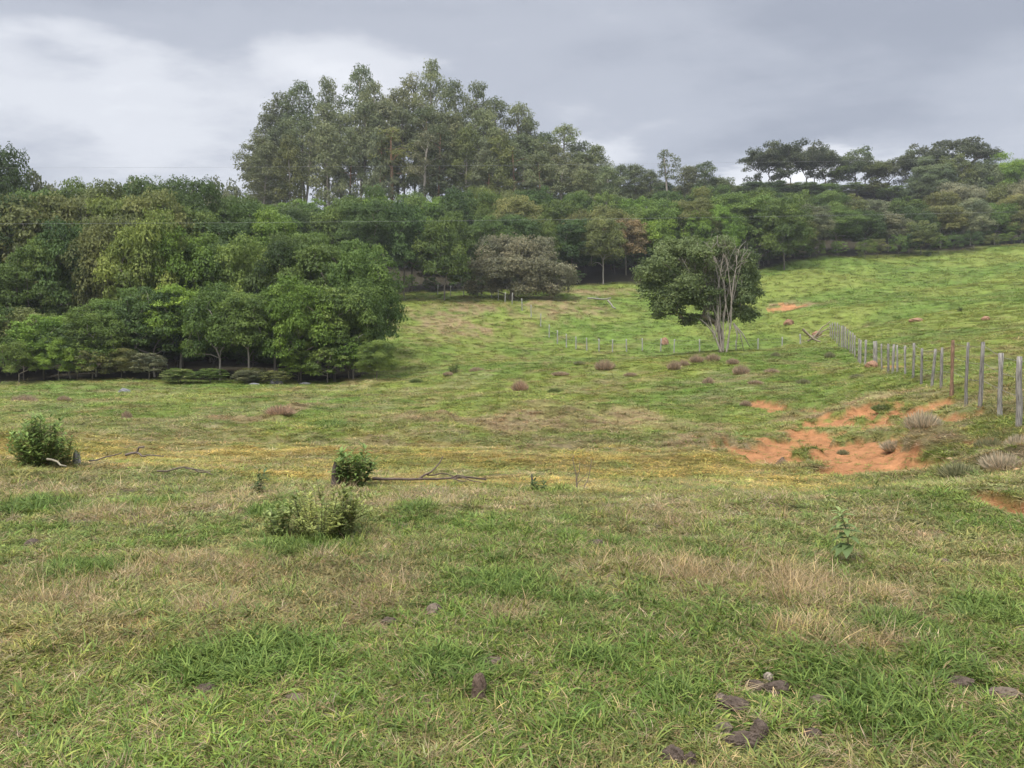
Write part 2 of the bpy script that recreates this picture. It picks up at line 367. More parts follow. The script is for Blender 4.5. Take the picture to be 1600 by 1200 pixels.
def bark_material(name, stretch=(6, 6, 1.2), lo=.55, hi=1.35, bump=.5):
    m = new_mat(name); t = m.node_tree
    oi = N('ShaderNodeObjectInfo', t)
    tc = N('ShaderNodeTexCoord', t); mp = N('ShaderNodeMapping', t); L(tc.outputs['Object'], mp.inputs[0], t); mp.inputs['Scale'].default_value = stretch
    n1 = N('ShaderNodeTexNoise', t); L(mp.outputs[0], n1.inputs['Vector'], t); n1.inputs['Scale'].default_value = 2.2; n1.inputs['Detail'].default_value = 7
    n1.inputs['Roughness'].default_value = .65
    mr = N('ShaderNodeMapRange', t); L(n1.outputs[0], mr.inputs[0], t); mr.inputs[1].default_value = .3; mr.inputs[2].default_value = .7
    mr.inputs[3].default_value = lo; mr.inputs[4].default_value = hi
    sc = N('ShaderNodeVectorMath', t, operation='SCALE'); L(oi.outputs['Color'], sc.inputs[0], t); L(mr.outputs[0], sc.inputs['Scale'], t)
    bp = N('ShaderNodeBump', t); L(n1.outputs[0], bp.inputs['Height'], t); bp.inputs['Strength'].default_value = bump; bp.inputs['Distance'].default_value = .03
    b = N('ShaderNodeBsdfPrincipled', t); L(sc.outputs[0], b.inputs['Base Color'], t); L(bp.outputs[0], b.inputs['Normal'], t)
    b.inputs['Roughness'].default_value = .9; b.inputs['Specular IOR Level'].default_value = .15
    o = N('ShaderNodeOutputMaterial', t); L(b.outputs[0], o.inputs[0], t)
    return m
M_GROUND = ground_material()
M_LEAF = leaf_material('foliage'); M_GRASS = leaf_material('grass_blade', 'instance', .3, .6, .2)
M_BARK = bark_material('bark'); M_POST = bark_material('weathered_wood', (22, 22, 2.2), .25, 1.6, 1.0)
M_SOIL = bark_material('clod_soil', (9, 9, 9), .45, 1.5, 1.0); M_WIRE = bark_material('wire', (1, 1, 1), .9, 1.1, 0)

# ------------------------------------------------------------------ ground sheet
def build_ground():
    fine = np.radians(np.linspace(-60, 60, 960)); coarse = np.radians(np.linspace(60, 300, 66))[1:-1]
    ang = np.concatenate([fine, coarse]); na = len(ang)
    rr = [0.6]
    while rr[-1] < 900: rr.append(rr[-1] * (1.0065 if 9 < rr[-1] < 27 else (1.0125 if rr[-1] < 170 else 1.05)))
    rr = np.array(rr); nr = len(rr)
    R, A = np.meshgrid(rr, ang, indexing='ij'); x = (R * np.sin(A)).ravel(); y = (R * np.cos(A)).ravel()
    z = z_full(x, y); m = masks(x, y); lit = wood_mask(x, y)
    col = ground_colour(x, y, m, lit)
    col = col * (1 - .58 * sstep(26, 12, np.hypot(x, y)) * (1 - m['earth']))[:, None]  # near ground darkened: thatch, plus shade between tufts put into the colour
    i = np.arange(nr - 1)[:, None]; j = np.arange(na)[None]; j2 = (j + 1) % na
    q = np.stack([i * na + j, i * na + j2, (i + 1) * na + j2, (i + 1) * na + j], -1).reshape(-1, 4)[:, ::-1]
    v = np.stack([x, y, z], 1)
    v = np.concatenate([v, [[0, 0, zg(0, 0)]]]); c0 = len(v) - 1
    jj = np.arange(na); tri = np.stack([jj, (jj + 1) % na, np.full(na, c0)], 1)
    col = np.concatenate([col, col[:1]]); col4 = np.concatenate([col, np.ones((len(col), 1))], 1)
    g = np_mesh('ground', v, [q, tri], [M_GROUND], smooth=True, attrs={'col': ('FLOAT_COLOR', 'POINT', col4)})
    tag(g, 'rolling green pasture with dry patches and bare red soil', 'ground', kind='structure')
build_ground()

# ------------------------------------------------------------------ trees
def unit(a): return a / np.maximum(np.linalg.norm(a, axis=-1, keepdims=True), 1e-9)
def cards(p, nrm, Lg, Wd, rng, droop=0.0):
    n = len(p); t = rng.normal(size=(n, 3)); t[:, 2] -= droop * 2.0
    a = unit(t - nrm * np.sum(t * nrm, 1, keepdims=True)); b = np.cross(nrm, a)
    s = rng.uniform(.65, 1.25, (n, 1)); L_ = Lg * s * .5; W_ = Wd * s * .5
    bend = nrm * L_ * .25
    v = np.stack([p - a * L_ - bend, p + b * W_ - a * L_ * .15, p + a * L_ - bend, p - b * W_ - a * L_ * .15], 1).reshape(-1, 3)
    return v, np.arange(4 * n).reshape(n, 4)
def crown_mesh(name, clusters, Lg, Wd, rng, dens=1.0, up=.35, shell=.6, low=-.5, droop=0.0, varn=.5):
    P = []; Nn = []; K = []
    for c, r, w in clusters:
        r = np.asarray(r, float); area = 4 * math.pi * (r[0] * r[1] * r[2]) ** (2 / 3)
        n = int(area / (Lg * Wd) * 1.15 * dens * w) + 6
        d = unit(rng.normal(size=(n * 2, 3))); d = d[d[:, 2] > low + rng.uniform(-.2, .2, len(d))][:n]; n = len(d)
        lump = 1 + .28 * np.sin(d[:, 0:1] * 5 + c[0] * 3) * np.sin(d[:, 1:2] * 5 + c[1] * 3) + .15 * np.sin(d[:, 2:3] * 9 + c[2])
        rad = (shell + (1.08 - shell) * rng.uniform(0, 1, (n, 1)) ** .6) * lump
        P.append(np.asarray(c) + d * r * rad)
        Nn.append(unit(d * .8 + rng.normal(size=(n, 3)) * .45 + np.array([0, 0, up])))
        base = rng.uniform(.5 - varn * .5, .5 + varn * .5)
        K.append(np.clip(base + rng.normal(size=n) * .14, 0, 1))
    P = np.concatenate(P); Nn = np.concatenate(Nn); K = np.concatenate(K)
    v, f = cards(P, Nn, Lg, Wd, rng, droop)
    return np_mesh(name, v, f, [M_LEAF], attrs={'cl': ('FLOAT', 'FACE', K.astype(np.float32))}, link=False)
def skeleton(trunk_pts, r0, targets, rng, rtop=.6, k=7, sag=.0, lift=.25, twig=.02):
    """trunk polyline then limbs reaching every target; returns Tubes"""
    T = Tubes(); nodes = [Vector(p) for p in trunk_pts]; par = [-1] + list(range(len(nodes) - 1)); nt_ = len(nodes)
    first = max(1, int(nt_ * .35))
    order = sorted(targets, key=lambda c: (Vector(c) - nodes[-1]).length)
    ends = []
    for c in order:
        c = Vector(c); best = None; bc = 1e9
        for i in range(first, len(nodes)):
            dv = c - nodes[i]; cost = dv.length + (2.2 * max(0, -dv.z)) + (0.25 * i / len(nodes))
            if cost < bc and dv.length > .05: bc = cost; best = i
        s = nodes[best]; dv = c - s; seg = 3; prev = best
        for q in range(1, seg + 1):
            u = q / seg; p = s + dv * u + Vector((0, 0, lift * dv.length * math.sin(u * math.pi) * .5))
            p += Vector(rng.normal(size=3)) * dv.length * .035 * (q < seg)
            nodes.append(p); par.append(prev); prev = len(nodes) - 1
        ends.append(prev)
    cnt = [0.0] * len(nodes)
    for e in ends:
        i = e
        while i >= 0: cnt[i] += 1; i = par[i]
    tot = max(cnt[0], 1)
    rad = [max(r0 * (c / tot) ** .5, twig) for c in cnt]
    for i in range(nt_): rad[i] = max(rad[i], r0 * (1 - (1 - rtop) * i / max(nt_ - 1, 1)) * (1 if i < first + 1 else .8))
    rad[0] *= 1.25
    if nt_ > 1: T.tube([nodes[i] for i in range(nt_)], [rad[i] for i in range(nt_)], k)
    used = [False] * len(nodes)
    for e in ends:                         # draw each limb as one smooth polyline back to what is drawn already
        ch = [e]; i = e
        while par[i] >= 0 and not used[i] and i >= nt_: used[i] = True; i = par[i]; ch.append(i)
        ch = ch[::-1]
        T.tube([nodes[q] for q in ch], [min(rad[q], rad[ch[1]] if len(ch) > 1 else rad[q]) for q in ch], max(4, k - 2))
    return T
def wander(h, rng, n=6, amt=.03, lean=(0, 0), z0=-.5):
    pts = []; x = y = 0
    for i in range(n):
        u = i / (n - 1); pts.append((lean[0] * u + x, lean[1] * u + y, z0 + (h - z0) * u)); x += rng.normal() * amt * h; y += rng.normal() * amt * h
    return pts
PROTO = {}
def reg(kind, crown, trunk, H, Wn): PROTO.setdefault(kind, []).append((crown, trunk, H, Wn))
def make_round(seed, H=10, wide=.46, low=.16, ncl=46, flat=.62, Lg=.30, Wd=.17, kind='round', dens=1.0, trunkh=.35, bark=.16):
    rng = RS(seed); cl = []; lf = (1.0, .72, 1.3, .85, 1.12)[seed % 5]; Lg *= lf; Wd *= lf; flat *= (1, .8, 1.25)[seed % 3]
    for i in range(ncl):
        u = (i + .5) / ncl; zz = 1 - 1.7 * u; th = i * 2.39996 + rng.uniform(-.4, .4)
        rr = math.sqrt(max(0, 1 - zz * zz)) ** .8; k = rng.uniform(.72, 1.02)
        cz_ = H * (low + 1) / 2; hz = H * (1 - low) / 2 * .86
        c = (H * wide * rr * math.cos(th) * k * .86, H * wide * rr * math.sin(th) * k * .86, cz_ + hz * zz * k + rng.normal() * .02 * H)
        r = H * rng.choice([.075, .10, .13, .16]) * rng.uniform(.9, 1.1); cl.append((c, (r, r, r * flat), 1.0))
    for i in range(ncl // 5):
        c = (rng.normal() * H * wide * .3, rng.normal() * H * wide * .3, H * rng.uniform(.4, .75)); r = H * .15; cl.append((c, (r, r, r), .6))
    cr = crown_mesh('crown', cl, Lg, Wd, rng, dens * 1.1, low=-.25, up=.5, varn=.7)
    T = skeleton(wander(H * trunkh, rng, 5, .02), H * .011 + bark * .2, [c for c, r, w in cl], rng)
    reg(kind, cr, T.build('trunk', M_BARK, link=False), H, wide * 2 * H * 1.05)
def make_layer(seed, H=12, kind='layer', umbrella=False):
    rng = RS(seed); cl = []; lv = 5 if not umbrella else 3
    for q in range(lv):
        z = H * (.42 + .5 * q / (lv - 1)) if not umbrella else H * (.74 + .10 * q)
        R = H * (.5 - .26 * (q / (lv - 1)) ** 1.6) if not umbrella else H * (.62 - .17 * q)
        n = int(6 + 5 * R / H * 2) if not umbrella else (14 - 4 * q)
        for i in range(n):
            th = 2 * math.pi * (i + rng.uniform(-.3, .3)) / n + q; k = rng.uniform(.5, 1)
            r = H * rng.uniform(.10, .16); cl.append(((R * k * math.cos(th), R * k * math.sin(th), z - (k * k) * H * (.09 if not umbrella else .10) + rng.normal() * .02 * H), (r, r, r * .42), 1.0))
    cr = crown_mesh('crown', cl, .34, .2, rng, 1.15, up=.6, low=-.35)
    T = skeleton(wander(H * (.3 if not umbrella else .5), rng, 5, .02), H * .024, [c for c, r, w in cl], rng)
    reg(kind, cr, T.build('trunk', M_BARK, link=False), H, H * 1.05 if not umbrella else H * 1.3)
def make_euc(seed, H=28, kind='euc', low=.42, n=24, R=.17, pr=(.050, .082), dens=.64):
    rng = RS(seed); cl = []
    lean = (rng.normal() * .8, rng.normal() * .8); tr = wander(H * .9, rng, 9, .004, lean)
    for i in range(n):
        u = ((i + .5) / n) ** .85; z = H * (low + (.97 - low) * u); th = i * 2.4 + rng.uniform(-.5, .5)
        env = math.sin(min(1, (1 - u) * 1.15 + .12) * math.pi * .62) ; rr = H * R * env * rng.uniform(.35, 1.05)
        r = H * rng.uniform(*pr) * (1.1 - .25 * u)
        cl.append(((lean[0] * u + rr * math.cos(th), lean[1] * u + rr * math.sin(th), z), (r, r, r * .85), 1.0))
    cr = crown_mesh('crown', cl, .62, .25, rng, dens, up=.3, shell=.45, low=-.35, droop=.5, varn=.42)
    T = skeleton(tr, H * .0105, [c for c, r, w in cl], rng, rtop=.35, k=6, lift=.1, twig=.045)
    reg(kind, cr, T.build('trunk', M_BARK, link=False), H, H * R * 2.25)
for s in range(7): make_round(100 + s, wide=.44 + .02 * (s % 3))
for s in range(4): make_round(140 + s, low=.02, wide=.5, kind='bushy', trunkh=.22, ncl=44, Lg=.32, Wd=.18)
for s in range(3): make_layer(160 + s)
for s in range(2): make_layer(170 + s, kind='umbrella', umbrella=True)
for s in range(6): make_euc(200 + s)
for s in range(4): make_euc(220 + s, H=22, kind='euclow', low=.25, n=30, R=.2, pr=(.06, .095), dens=.8)
for s in range(3): make_euc(240 + s, H=24, kind='eucthin', low=.5, n=15, R=.14, pr=(.04, .07), dens=.6)
def make_ridge(seed, H=13, kind='ridge'):
    rng = RS(seed); cl = []; ox, oy = rng.normal() * 1.0, rng.normal() * 1.0
    for q in range(rng.randint(6, 10)):
        th = rng.uniform(0, 6.28); R = H * rng.uniform(.05, .34); zc = H * (rng.uniform(.56, .84) if q else rng.uniform(.3, .45)); lx, ly = ox + R * math.cos(th), oy + R * math.sin(th)
        for i in range(rng.randint(4, 7)):
            d = rng.normal(size=3) * H * np.array((.10, .10, .06)); r = H * rng.uniform(.07, .125)
            cl.append(((lx + d[0], ly + d[1], min(zc + d[2], H * .95)), (r, r, r * .72), 1.0))
    cr = crown_mesh('crown', cl, .46, .26, rng, .85, up=.4, low=-.35)
    T = skeleton(wander(H * .32, rng, 5, .03, (ox * .3, oy * .3)), H * .012, [c for c, r, w in cl], rng, lift=.02, rtop=.7, k=6, twig=.03)
    reg(kind, cr, T.build('trunk', M_BARK, link=False), H, H * .82)
for s in range(7): make_ridge(260 + s)
for s in range(3): make_round(280 + s, H=4, low=.0, wide=.55, ncl=22, kind='shrub', trunkh=.2, Lg=.2, Wd=.11, bark=.03)

ORD = ['first', 'second', 'third', 'fourth', 'fifth', 'sixth', 'seventh', 'eighth', 'ninth', 'tenth', 'eleventh', 'twelfth', 'thirteenth', 'fourteenth', 'fifteenth',
       'sixteenth', 'seventeenth', 'eighteenth', 'nineteenth', 'twentieth', 'twenty-first', 'twenty-second', 'twenty-third', 'twenty-fourth']
TINTS = dict(mid=((.115, .172, .036), 'mid green'), dark=((.072, .118, .030), 'dark green'), bright=((.150, .235, .036), 'bright green'),
             yellow=((.160, .206, .046), 'yellowish green'), olive=((.152, .170, .052), 'olive green'), grey=((.175, .190, .095), 'greyish green'),
             euc=((.175, .200, .088), 'greyish green'), eucd=((.128, .158, .068), 'dark green'), eucb=((.215, .175, .080), 'brownish green'), brown=((.205, .200, .112), 'brownish'),
             lone=((.130, .172, .062), 'dark green'), ridge=((.078, .096, .044), 'dark'))
BARKC = dict(grey=(.15, .13, .10), pale=(.32, .28, .23), red=(.33, .20, .12), dark=(.10, .08, .06))
trng = random.Random(7)
proto_used = set()
def put_tree(name, kind, var, px, Y, top, wpx, tint, bark, label, cat, group, rz=None, base_z=None):
    crown, trunk, H, Wn = PROTO[kind][var % len(PROTO[kind])]
    x = XY(px, Y); zb = zg(x, Y) if base_z is None else base_z
    h = Z(px, top, Y) - zb; sz = max(h, 1.0) / H
    sx = (wpx / F * Y) / Wn if wpx else sz
    sx = min(max(sx, sz * .5), sz * 2.2)
    e = empty(name, (x, Y, zb)); e.scale = (sx, sx, sz); e.rotation_euler = (0, 0, trng.uniform(0, 6.28) if rz is None else rz)
    tag(e, label, cat, group)
    key = (kind, var % len(PROTO[kind]))
    cc, tt = (crown, trunk) if key not in proto_used else (crown.copy(), trunk.copy())
    proto_used.add(key)
    for o in (cc, tt): COL.objects.link(o); o.parent = e
    c = TINTS[tint][0]; j = trng.uniform(.84, 1.18); g = trng.uniform(.93, 1.07)
    cc.color = (c[0] * j * g, c[1] * j, c[2] * j, 1)
    b = BARKC[bark]; tt.color = (b[0], b[1], b[2], 1)
    return e
def row(name, kinds, pxs, Y, top, tints, label_fmt, cat, group, w=None, bark='grey', jy=0, jt=8, jx=10):
    n = len(pxs)
    for i, px in enumerate(pxs):
        tint = tints[i] if isinstance(tints, list) and len(tints) == n else trng.choice(tints)
        t = top[i] if isinstance(top, list) else float(np.interp(px, *zip(*top)))
        if not isinstance(top, list): t += trng.uniform(-jt, jt)
        kind = kinds[i] if len(kinds) == n and n > 6 else trng.choice(kinds)
        yy = (Y[i] if isinstance(Y, list) else Y) + trng.uniform(-jy, jy)
        ww = (w * trng.uniform(.85, 1.2)) if w else None
        put_tree(name, kind, trng.randrange(28), px + trng.uniform(-jx, jx), yy, t, ww, tint, bark if isinstance(bark, str) else trng.choice(bark),
                 label_fmt % (TINTS[tint][1], ORD[i]), cat, group)
def rng_px(a, b, n): return [a + (b - a) * i / (n - 1) for i in range(n)]
ft = 'forest_tree'
# left wood
row(ft, ['bushy', 'bushy', 'bushy', 'bushy', 'bushy', 'bushy', 'round', 'bushy', 'round', 'bushy', 'round', 'bushy', 'bushy', 'bushy', 'bushy'], rng_px(-70, 560, 15), 54.5, ((-70, 470), (0, 468), (60, 490), (110, 500), (180, 470), (260, 430), (330, 440), (400, 450), (450, 430), (520, 440), (580, 420), (615, 455)),
    ['grey', 'mid', 'olive', 'bright', 'dark', 'mid', 'mid', 'dark', 'bright', 'mid', 'mid', 'mid', 'bright', 'mid', 'mid'],
    'low %s tree, %s from the left along the grass edge of the left wood', 'tree', 'trees of the left wood', w=112, jy=1.8, bark=['grey', 'pale'])
row(ft, ['round', 'layer', 'bushy'], rng_px(-60, 562, 12), 62, ((-60, 400), (0, 390), (60, 360), (120, 340), (220, 325), (300, 355), (380, 370), (450, 360), (520, 365), (570, 375), (600, 400)),
    ['dark', 'mid', 'mid', 'dark', 'olive', 'yellow', 'bright', 'mid', 'yellow', 'dark', 'mid', 'mid'],
    '%s tree, %s from the left in the second row of the left wood', 'tree', 'trees of the left wood', w=120, jy=2)
row(ft, ['layer', 'round', 'layer'], rng_px(-60, 548, 11), 72, ((-60, 300), (0, 300), (60, 305), (120, 292), (200, 292), (260, 292), (330, 322), (400, 330), (480, 345), (560, 365)),
    ['mid', 'dark', 'olive', 'olive', 'yellow', 'olive', 'mid', 'dark', 'bright', 'mid', 'mid'],
    '%s tree, %s from the left in the third row of the left wood', 'tree', 'trees of the left wood', w=140, jy=2)
row(ft, ['round', 'layer'], rng_px(-70, 430, 9), 88, ((-70, 228), (10, 238), (60, 285), (110, 275), (170, 288), (230, 268), (280, 268), (330, 290), (430, 312)),
    ['mid', 'dark', 'mid', 'mid', 'olive', 'dark', 'dark', 'dark', 'mid'],
    'tall %s tree, %s from the left at the back of the left wood', 'tree', 'trees of the left wood', w=130, jy=2)
row(ft, ['ridge'], [85, 160, 190, 352, 372], 96, [258, 270, 268, 280, 292], ['grey', 'grey', 'grey', 'grey', 'grey'],
    'sparse pale %s treetop, %s from the left poking above the left wood', 'tree', 'sparse treetops above the left wood', w=60)
row(ft, ['round', 'bushy'], rng_px(400, 700, 6), 108, ((400, 320), (480, 315), (560, 305), (640, 315), (700, 330)),
    ['mid', 'dark', 'mid', 'dark', 'dark', 'mid'], '%s tree, %s from the left in the dip behind the left wood', 'tree', 'trees between the two woods', w=110, jy=3)
# hill wood in the middle
row(ft, ['bushy', 'round'], [636, 676, 718, 760, 805, 850, 893], [118, 119, 120, 122, 123, 124, 125], [345, 350, 340, 335, 330, 335, 338],
    ['dark', 'dark', 'mid', 'mid', 'dark', 'mid', 'dark'], '%s tree, %s from the left along the grass edge of the middle wood', 'tree', 'trees of the middle wood', w=75)
row(ft, ['bushy', 'round'], [985, 1030, 1075, 1115, 1160, 1205, 1232], [128, 130, 132, 134, 138, 139, 142], [338, 335, 325, 322, 318, 325, 335],
    ['eucb', 'bright', 'bright', 'bright', 'mid', 'dark', 'olive'], '%s tree, %s from the left on the wood edge behind the forked bare tree', 'tree', 'trees of the middle wood', w=80)
row(ft, ['round', 'bushy'], rng_px(620, 1230, 14), 136, ((620, 320), (700, 300), (800, 300), (900, 318), (1000, 310), (1100, 305), (1230, 305)),
    ['mid', 'dark', 'olive', 'bright', 'mid', 'dark', 'mid', 'mid', 'olive', 'bright', 'mid', 'olive'],
    '%s treetop, %s from the left in the second row of the middle wood', 'tree', 'trees of the middle wood', w=80, jy=3)
row(ft, ['round', 'bushy'], rng_px(400, 1190, 17), 150, ((400, 318), (500, 305), (560, 300), (600, 298), (700, 296), (800, 290), (900, 292), (1000, 300), (1100, 292), (1190, 295)),
    ['mid', 'dark', 'bright', 'olive', 'mid', 'bright', 'yellow'],
    '%s treetop, %s from the left in the row below the tall gum trees', 'tree', 'trees below the gum grove', w=72, jy=4)
# right-hand wood along the top of the pasture
row(ft, ['round', 'bushy'], [1302, 1345, 1382, 1420, 1468, 1512, 1555, 1598, 1640], [150, 152, 154, 157, 159, 160, 161, 161, 162], [325, 322, 330, 322, 318, 308, 312, 300, 305],
    ['mid', 'dark', 'grey', 'dark', 'olive', 'grey', 'mid', 'olive', 'grey'], '%s tree, %s from the left on the wood edge above the right pasture', 'tree', 'trees above the right pasture', w=74, bark='pale')
row(ft, ['round', 'bushy'], rng_px(1190, 1640, 11), 168, ((1190, 300), (1260, 292), (1310, 300), (1350, 306), (1400, 312), (1440, 298), (1500, 280), (1560, 280), (1640, 272)),
    ['dark', 'mid', 'mid', 'olive', 'grey', 'mid', 'olive', 'brown', 'olive', 'grey', 'mid'], '%s treetop, %s from the left behind the right wood edge', 'tree', 'trees above the right pasture', w=70, jy=3, jt=4)
row(ft, ['bushy'], rng_px(950, 1600, 22), 207, ((950, 292), (1060, 286), (1130, 287), (1200, 286), (1250, 284), (1300, 291), (1350, 285), (1400, 290), (1440, 278), (1600, 270)),
    ['dark', 'olive', 'mid'], 'low %s treetop, %s from the left on the far skyline ridge', 'tree', 'low trees on the far ridge', w=62, jy=3, jt=4)
# gum grove
G = 'tall gum trees on the hill'
sky = ((408, 205), (428, 172), (445, 148), (475, 130), (515, 120), (565, 104), (590, 125), (625, 142), (650, 116), (686, 98), (715, 124), (745, 126), (775, 150), (803, 160), (828, 182), (850, 205), (877, 194), (908, 222), (928, 226))
row('gum_tree', ['euc'], [p for p, _ in sky], 182, [t for _, t in sky], ['eucd', 'eucd', 'eucd', 'eucd', 'euc', 'eucd', 'euc', 'euc', 'euc', 'euc', 'euc', 'eucd', 'eucd', 'euc', 'euc', 'eucd', 'euc', 'eucd', 'euc'],
    'very tall %s gum tree, %s from the left on the skyline of the grove', 'gum tree', G, w=64, jy=5, jx=3, bark=['pale', 'grey', 'grey'])
row('gum_tree', ['euclow', 'euc'], rng_px(416, 960, 19), 172, ((395, 225), (430, 195), (500, 165), (580, 165), (680, 165), (760, 180), (820, 212), (880, 235), (960, 262)), ['euc', 'eucd', 'euc', 'euc', 'grey'],
    '%s gum tree, %s from the left in the middle row of the grove', 'gum tree', G, w=74, jy=4, jt=10, bark=['pale', 'red', 'grey', 'grey'])
row('gum_tree', ['euclow', 'eucthin', 'euclow'], rng_px(418, 950, 17), 162, ((395, 245), (450, 215), (520, 195), (600, 200), (700, 205), (800, 222), (880, 250), (950, 268)), ['euc', 'olive', 'grey', 'euc', 'eucd'],
    '%s gum tree, %s from the left in the front row of the grove', 'gum tree', G, w=62, jy=3, jt=12, bark=['pale', 'red'])
row('gum_tree', ['euclow', 'ridge'], [968, 992, 1018, 1070, 1092, 1116], 188, [258, 256, 266, 258, 252, 268], ['eucd', 'eucd', 'euc', 'euc', 'eucd', 'euc'],
    '%s gum tree, %s from the left in the lower clump right of the grove', 'gum tree', G, w=48, bark='grey')
put_tree('gum_tree', 'eucthin', 1, 1046, 184, 233, 42, 'eucd', 'pale', 'slender gum tree rising alone above the lower clump right of the grove', 'gum tree', G)
# skyline trees on the right
R_ = 'spreading trees on the right skyline'
row('skyline_tree', ['ridge'], [1188, 1200, 1214, 1232, 1256, 1270, 1286, 1302, 1334, 1348, 1366, 1384, 1402, 1424, 1440], 212, [230, 224, 222, 222, 222, 226, 232, 256, 233, 236, 244, 250, 230, 228, 234], ['ridge', 'ridge', 'ridge', 'ridge', 'ridge', 'ridge', 'ridge', 'mid', 'eucd', 'eucd', 'olive', 'grey', 'ridge', 'eucd', 'ridge'],
    '%s long-trunked skyline tree, %s from the left on the right ridge', 'tree', R_, w=52, bark='dark', jx=2, jy=3)
put_tree('skyline_tree', 'umbrella', 0, 1490, 200, 213, 140, 'ridge', 'dark', 'dark flat-topped umbrella tree, the broadest on the right skyline', 'tree', R_)
row('skyline_tree', ['round', 'round'], [1448, 1487, 1535, 1568, 1600, 1632], 192, [250, 238, 248, 244, 246, 240], ['eucd', 'olive', 'eucd', 'bright', 'grey', 'mid'],
    '%s rounded tree, %s from the left around the flat-topped umbrella tree', 'tree', R_, w=66, bark='grey')
# single trees standing out in the pasture edge
put_tree('pasture_tree', 'bushy', 2, 1436, 149, 342, 56, 'olive', 'grey', 'small round tree standing on the grass in front of the right wood', 'tree', None)
put_tree('forked_tree', 'round', 3, 1264, 143.5, 318, 74, 'grey', 'pale', 'greyish tree with a pale bare trunk at the corner of the wood edge', 'tree', None)
put_tree('leaning_tree', 'round', 5, 942, 123, 335, 74, 'olive', 'pale', 'olive tree with a pale leaning trunk over the grass clearing', 'tree', None)

def custom_tree(name, px, Y, lobes, Lg, Wd, tint, label, trunk_h, r0, seed, dens=1.1, lean=(0, 0), flat=.8, bark=(.2, .17, .13), basez=None):
    """lobes: (photo px, photo py of centre, radius px, depth offset m)"""
    rng = RS(seed); x = XY(px, Y); zb = zg(x, Y); e = empty(name, (x, Y, zb)); tag(e, label, 'tree')
    cl = []
    for lx, ly, lr, dy in lobes:
        c0 = np.array((XY(lx, Y + dy, ly) - x, dy, Z(lx, ly, Y + dy) - zb)); R = lr / F * Y
        for i in range(7):
            d = unit(rng.normal(size=3)); c = c0 + d * R * .55 * np.array((1, 1, flat)); r = R * rng.uniform(.36, .6); cl.append((c, (r, r, r * flat), 1.0))
    cr = crown_mesh('crown', cl, Lg, Wd, rng, dens); COL.objects.link(cr); cr.parent = e; cr.color = (*TINTS[tint][0], 1)
    T = skeleton(wander(trunk_h, rng, 4, .02, lean, -.3), r0, [c for c, r, w in cl[::2]], rng); t = T.build('trunk', M_BARK, e); t.color = (*bark, 1)
    return e, x, zb
custom_tree('spreading_tree', 800, 111, [(760, 400, 34, 0), (800, 388, 36, 0), (838, 398, 34, 0), (745, 428, 30, -1), (790, 420, 36, -2), (835, 425, 34, -2), (870, 425, 30, -1), (885, 442, 22, -1), (740, 448, 20, 0),
    (820, 448, 24, -2), (860, 450, 20, -2), (775, 445, 24, 1), (780, 376, 20, 2), (728, 410, 18, 2), (850, 385, 20, 3)], .34, .17, 'brown', 'broad greyish brown tree with a low domed crown on the far slope', 1.6, .38, 5, dens=.95)
e0, x0, zb0 = custom_tree('stemmed_tree', 1128, 55, [(1032, 425, 38, 0), (1022, 458, 30, .3), (1052, 402, 38, .5), (1160, 445, 34, .9), (1150, 480, 28, .9), (1120, 430, 34, 1.2), (1110, 470, 30, 1.2), (1125, 385, 24, .2), (1160, 410, 28, .8), (1062, 440, 42, -.2), (1045, 478, 34, 0), (1085, 388, 26, 1), (1098, 425, 32, .6), (1090, 470, 30, .3),
    (1125, 392, 26, 2), (1150, 405, 26, 2.4), (1098, 400, 24, -.9), (1072, 452, 26, -.8), (1115, 455, 18, -.5), (1160, 466, 16, -.4), (1168, 432, 24, 2.2), (1172, 462, 22, 2.2), (1168, 492, 22, 1.8), (1140, 455, 26, 2.6), (1078, 500, 18, .2), (1110, 498, 18, 1.8), (1140, 492, 22, 2.2), (1030, 492, 12, 0)],
    .17, .10, 'lone', 'large dark leafy tree with bare pale stems standing alone beside the valley fence', .9, .2, 11, dens=1.1, bark=(.26, .21, .16))
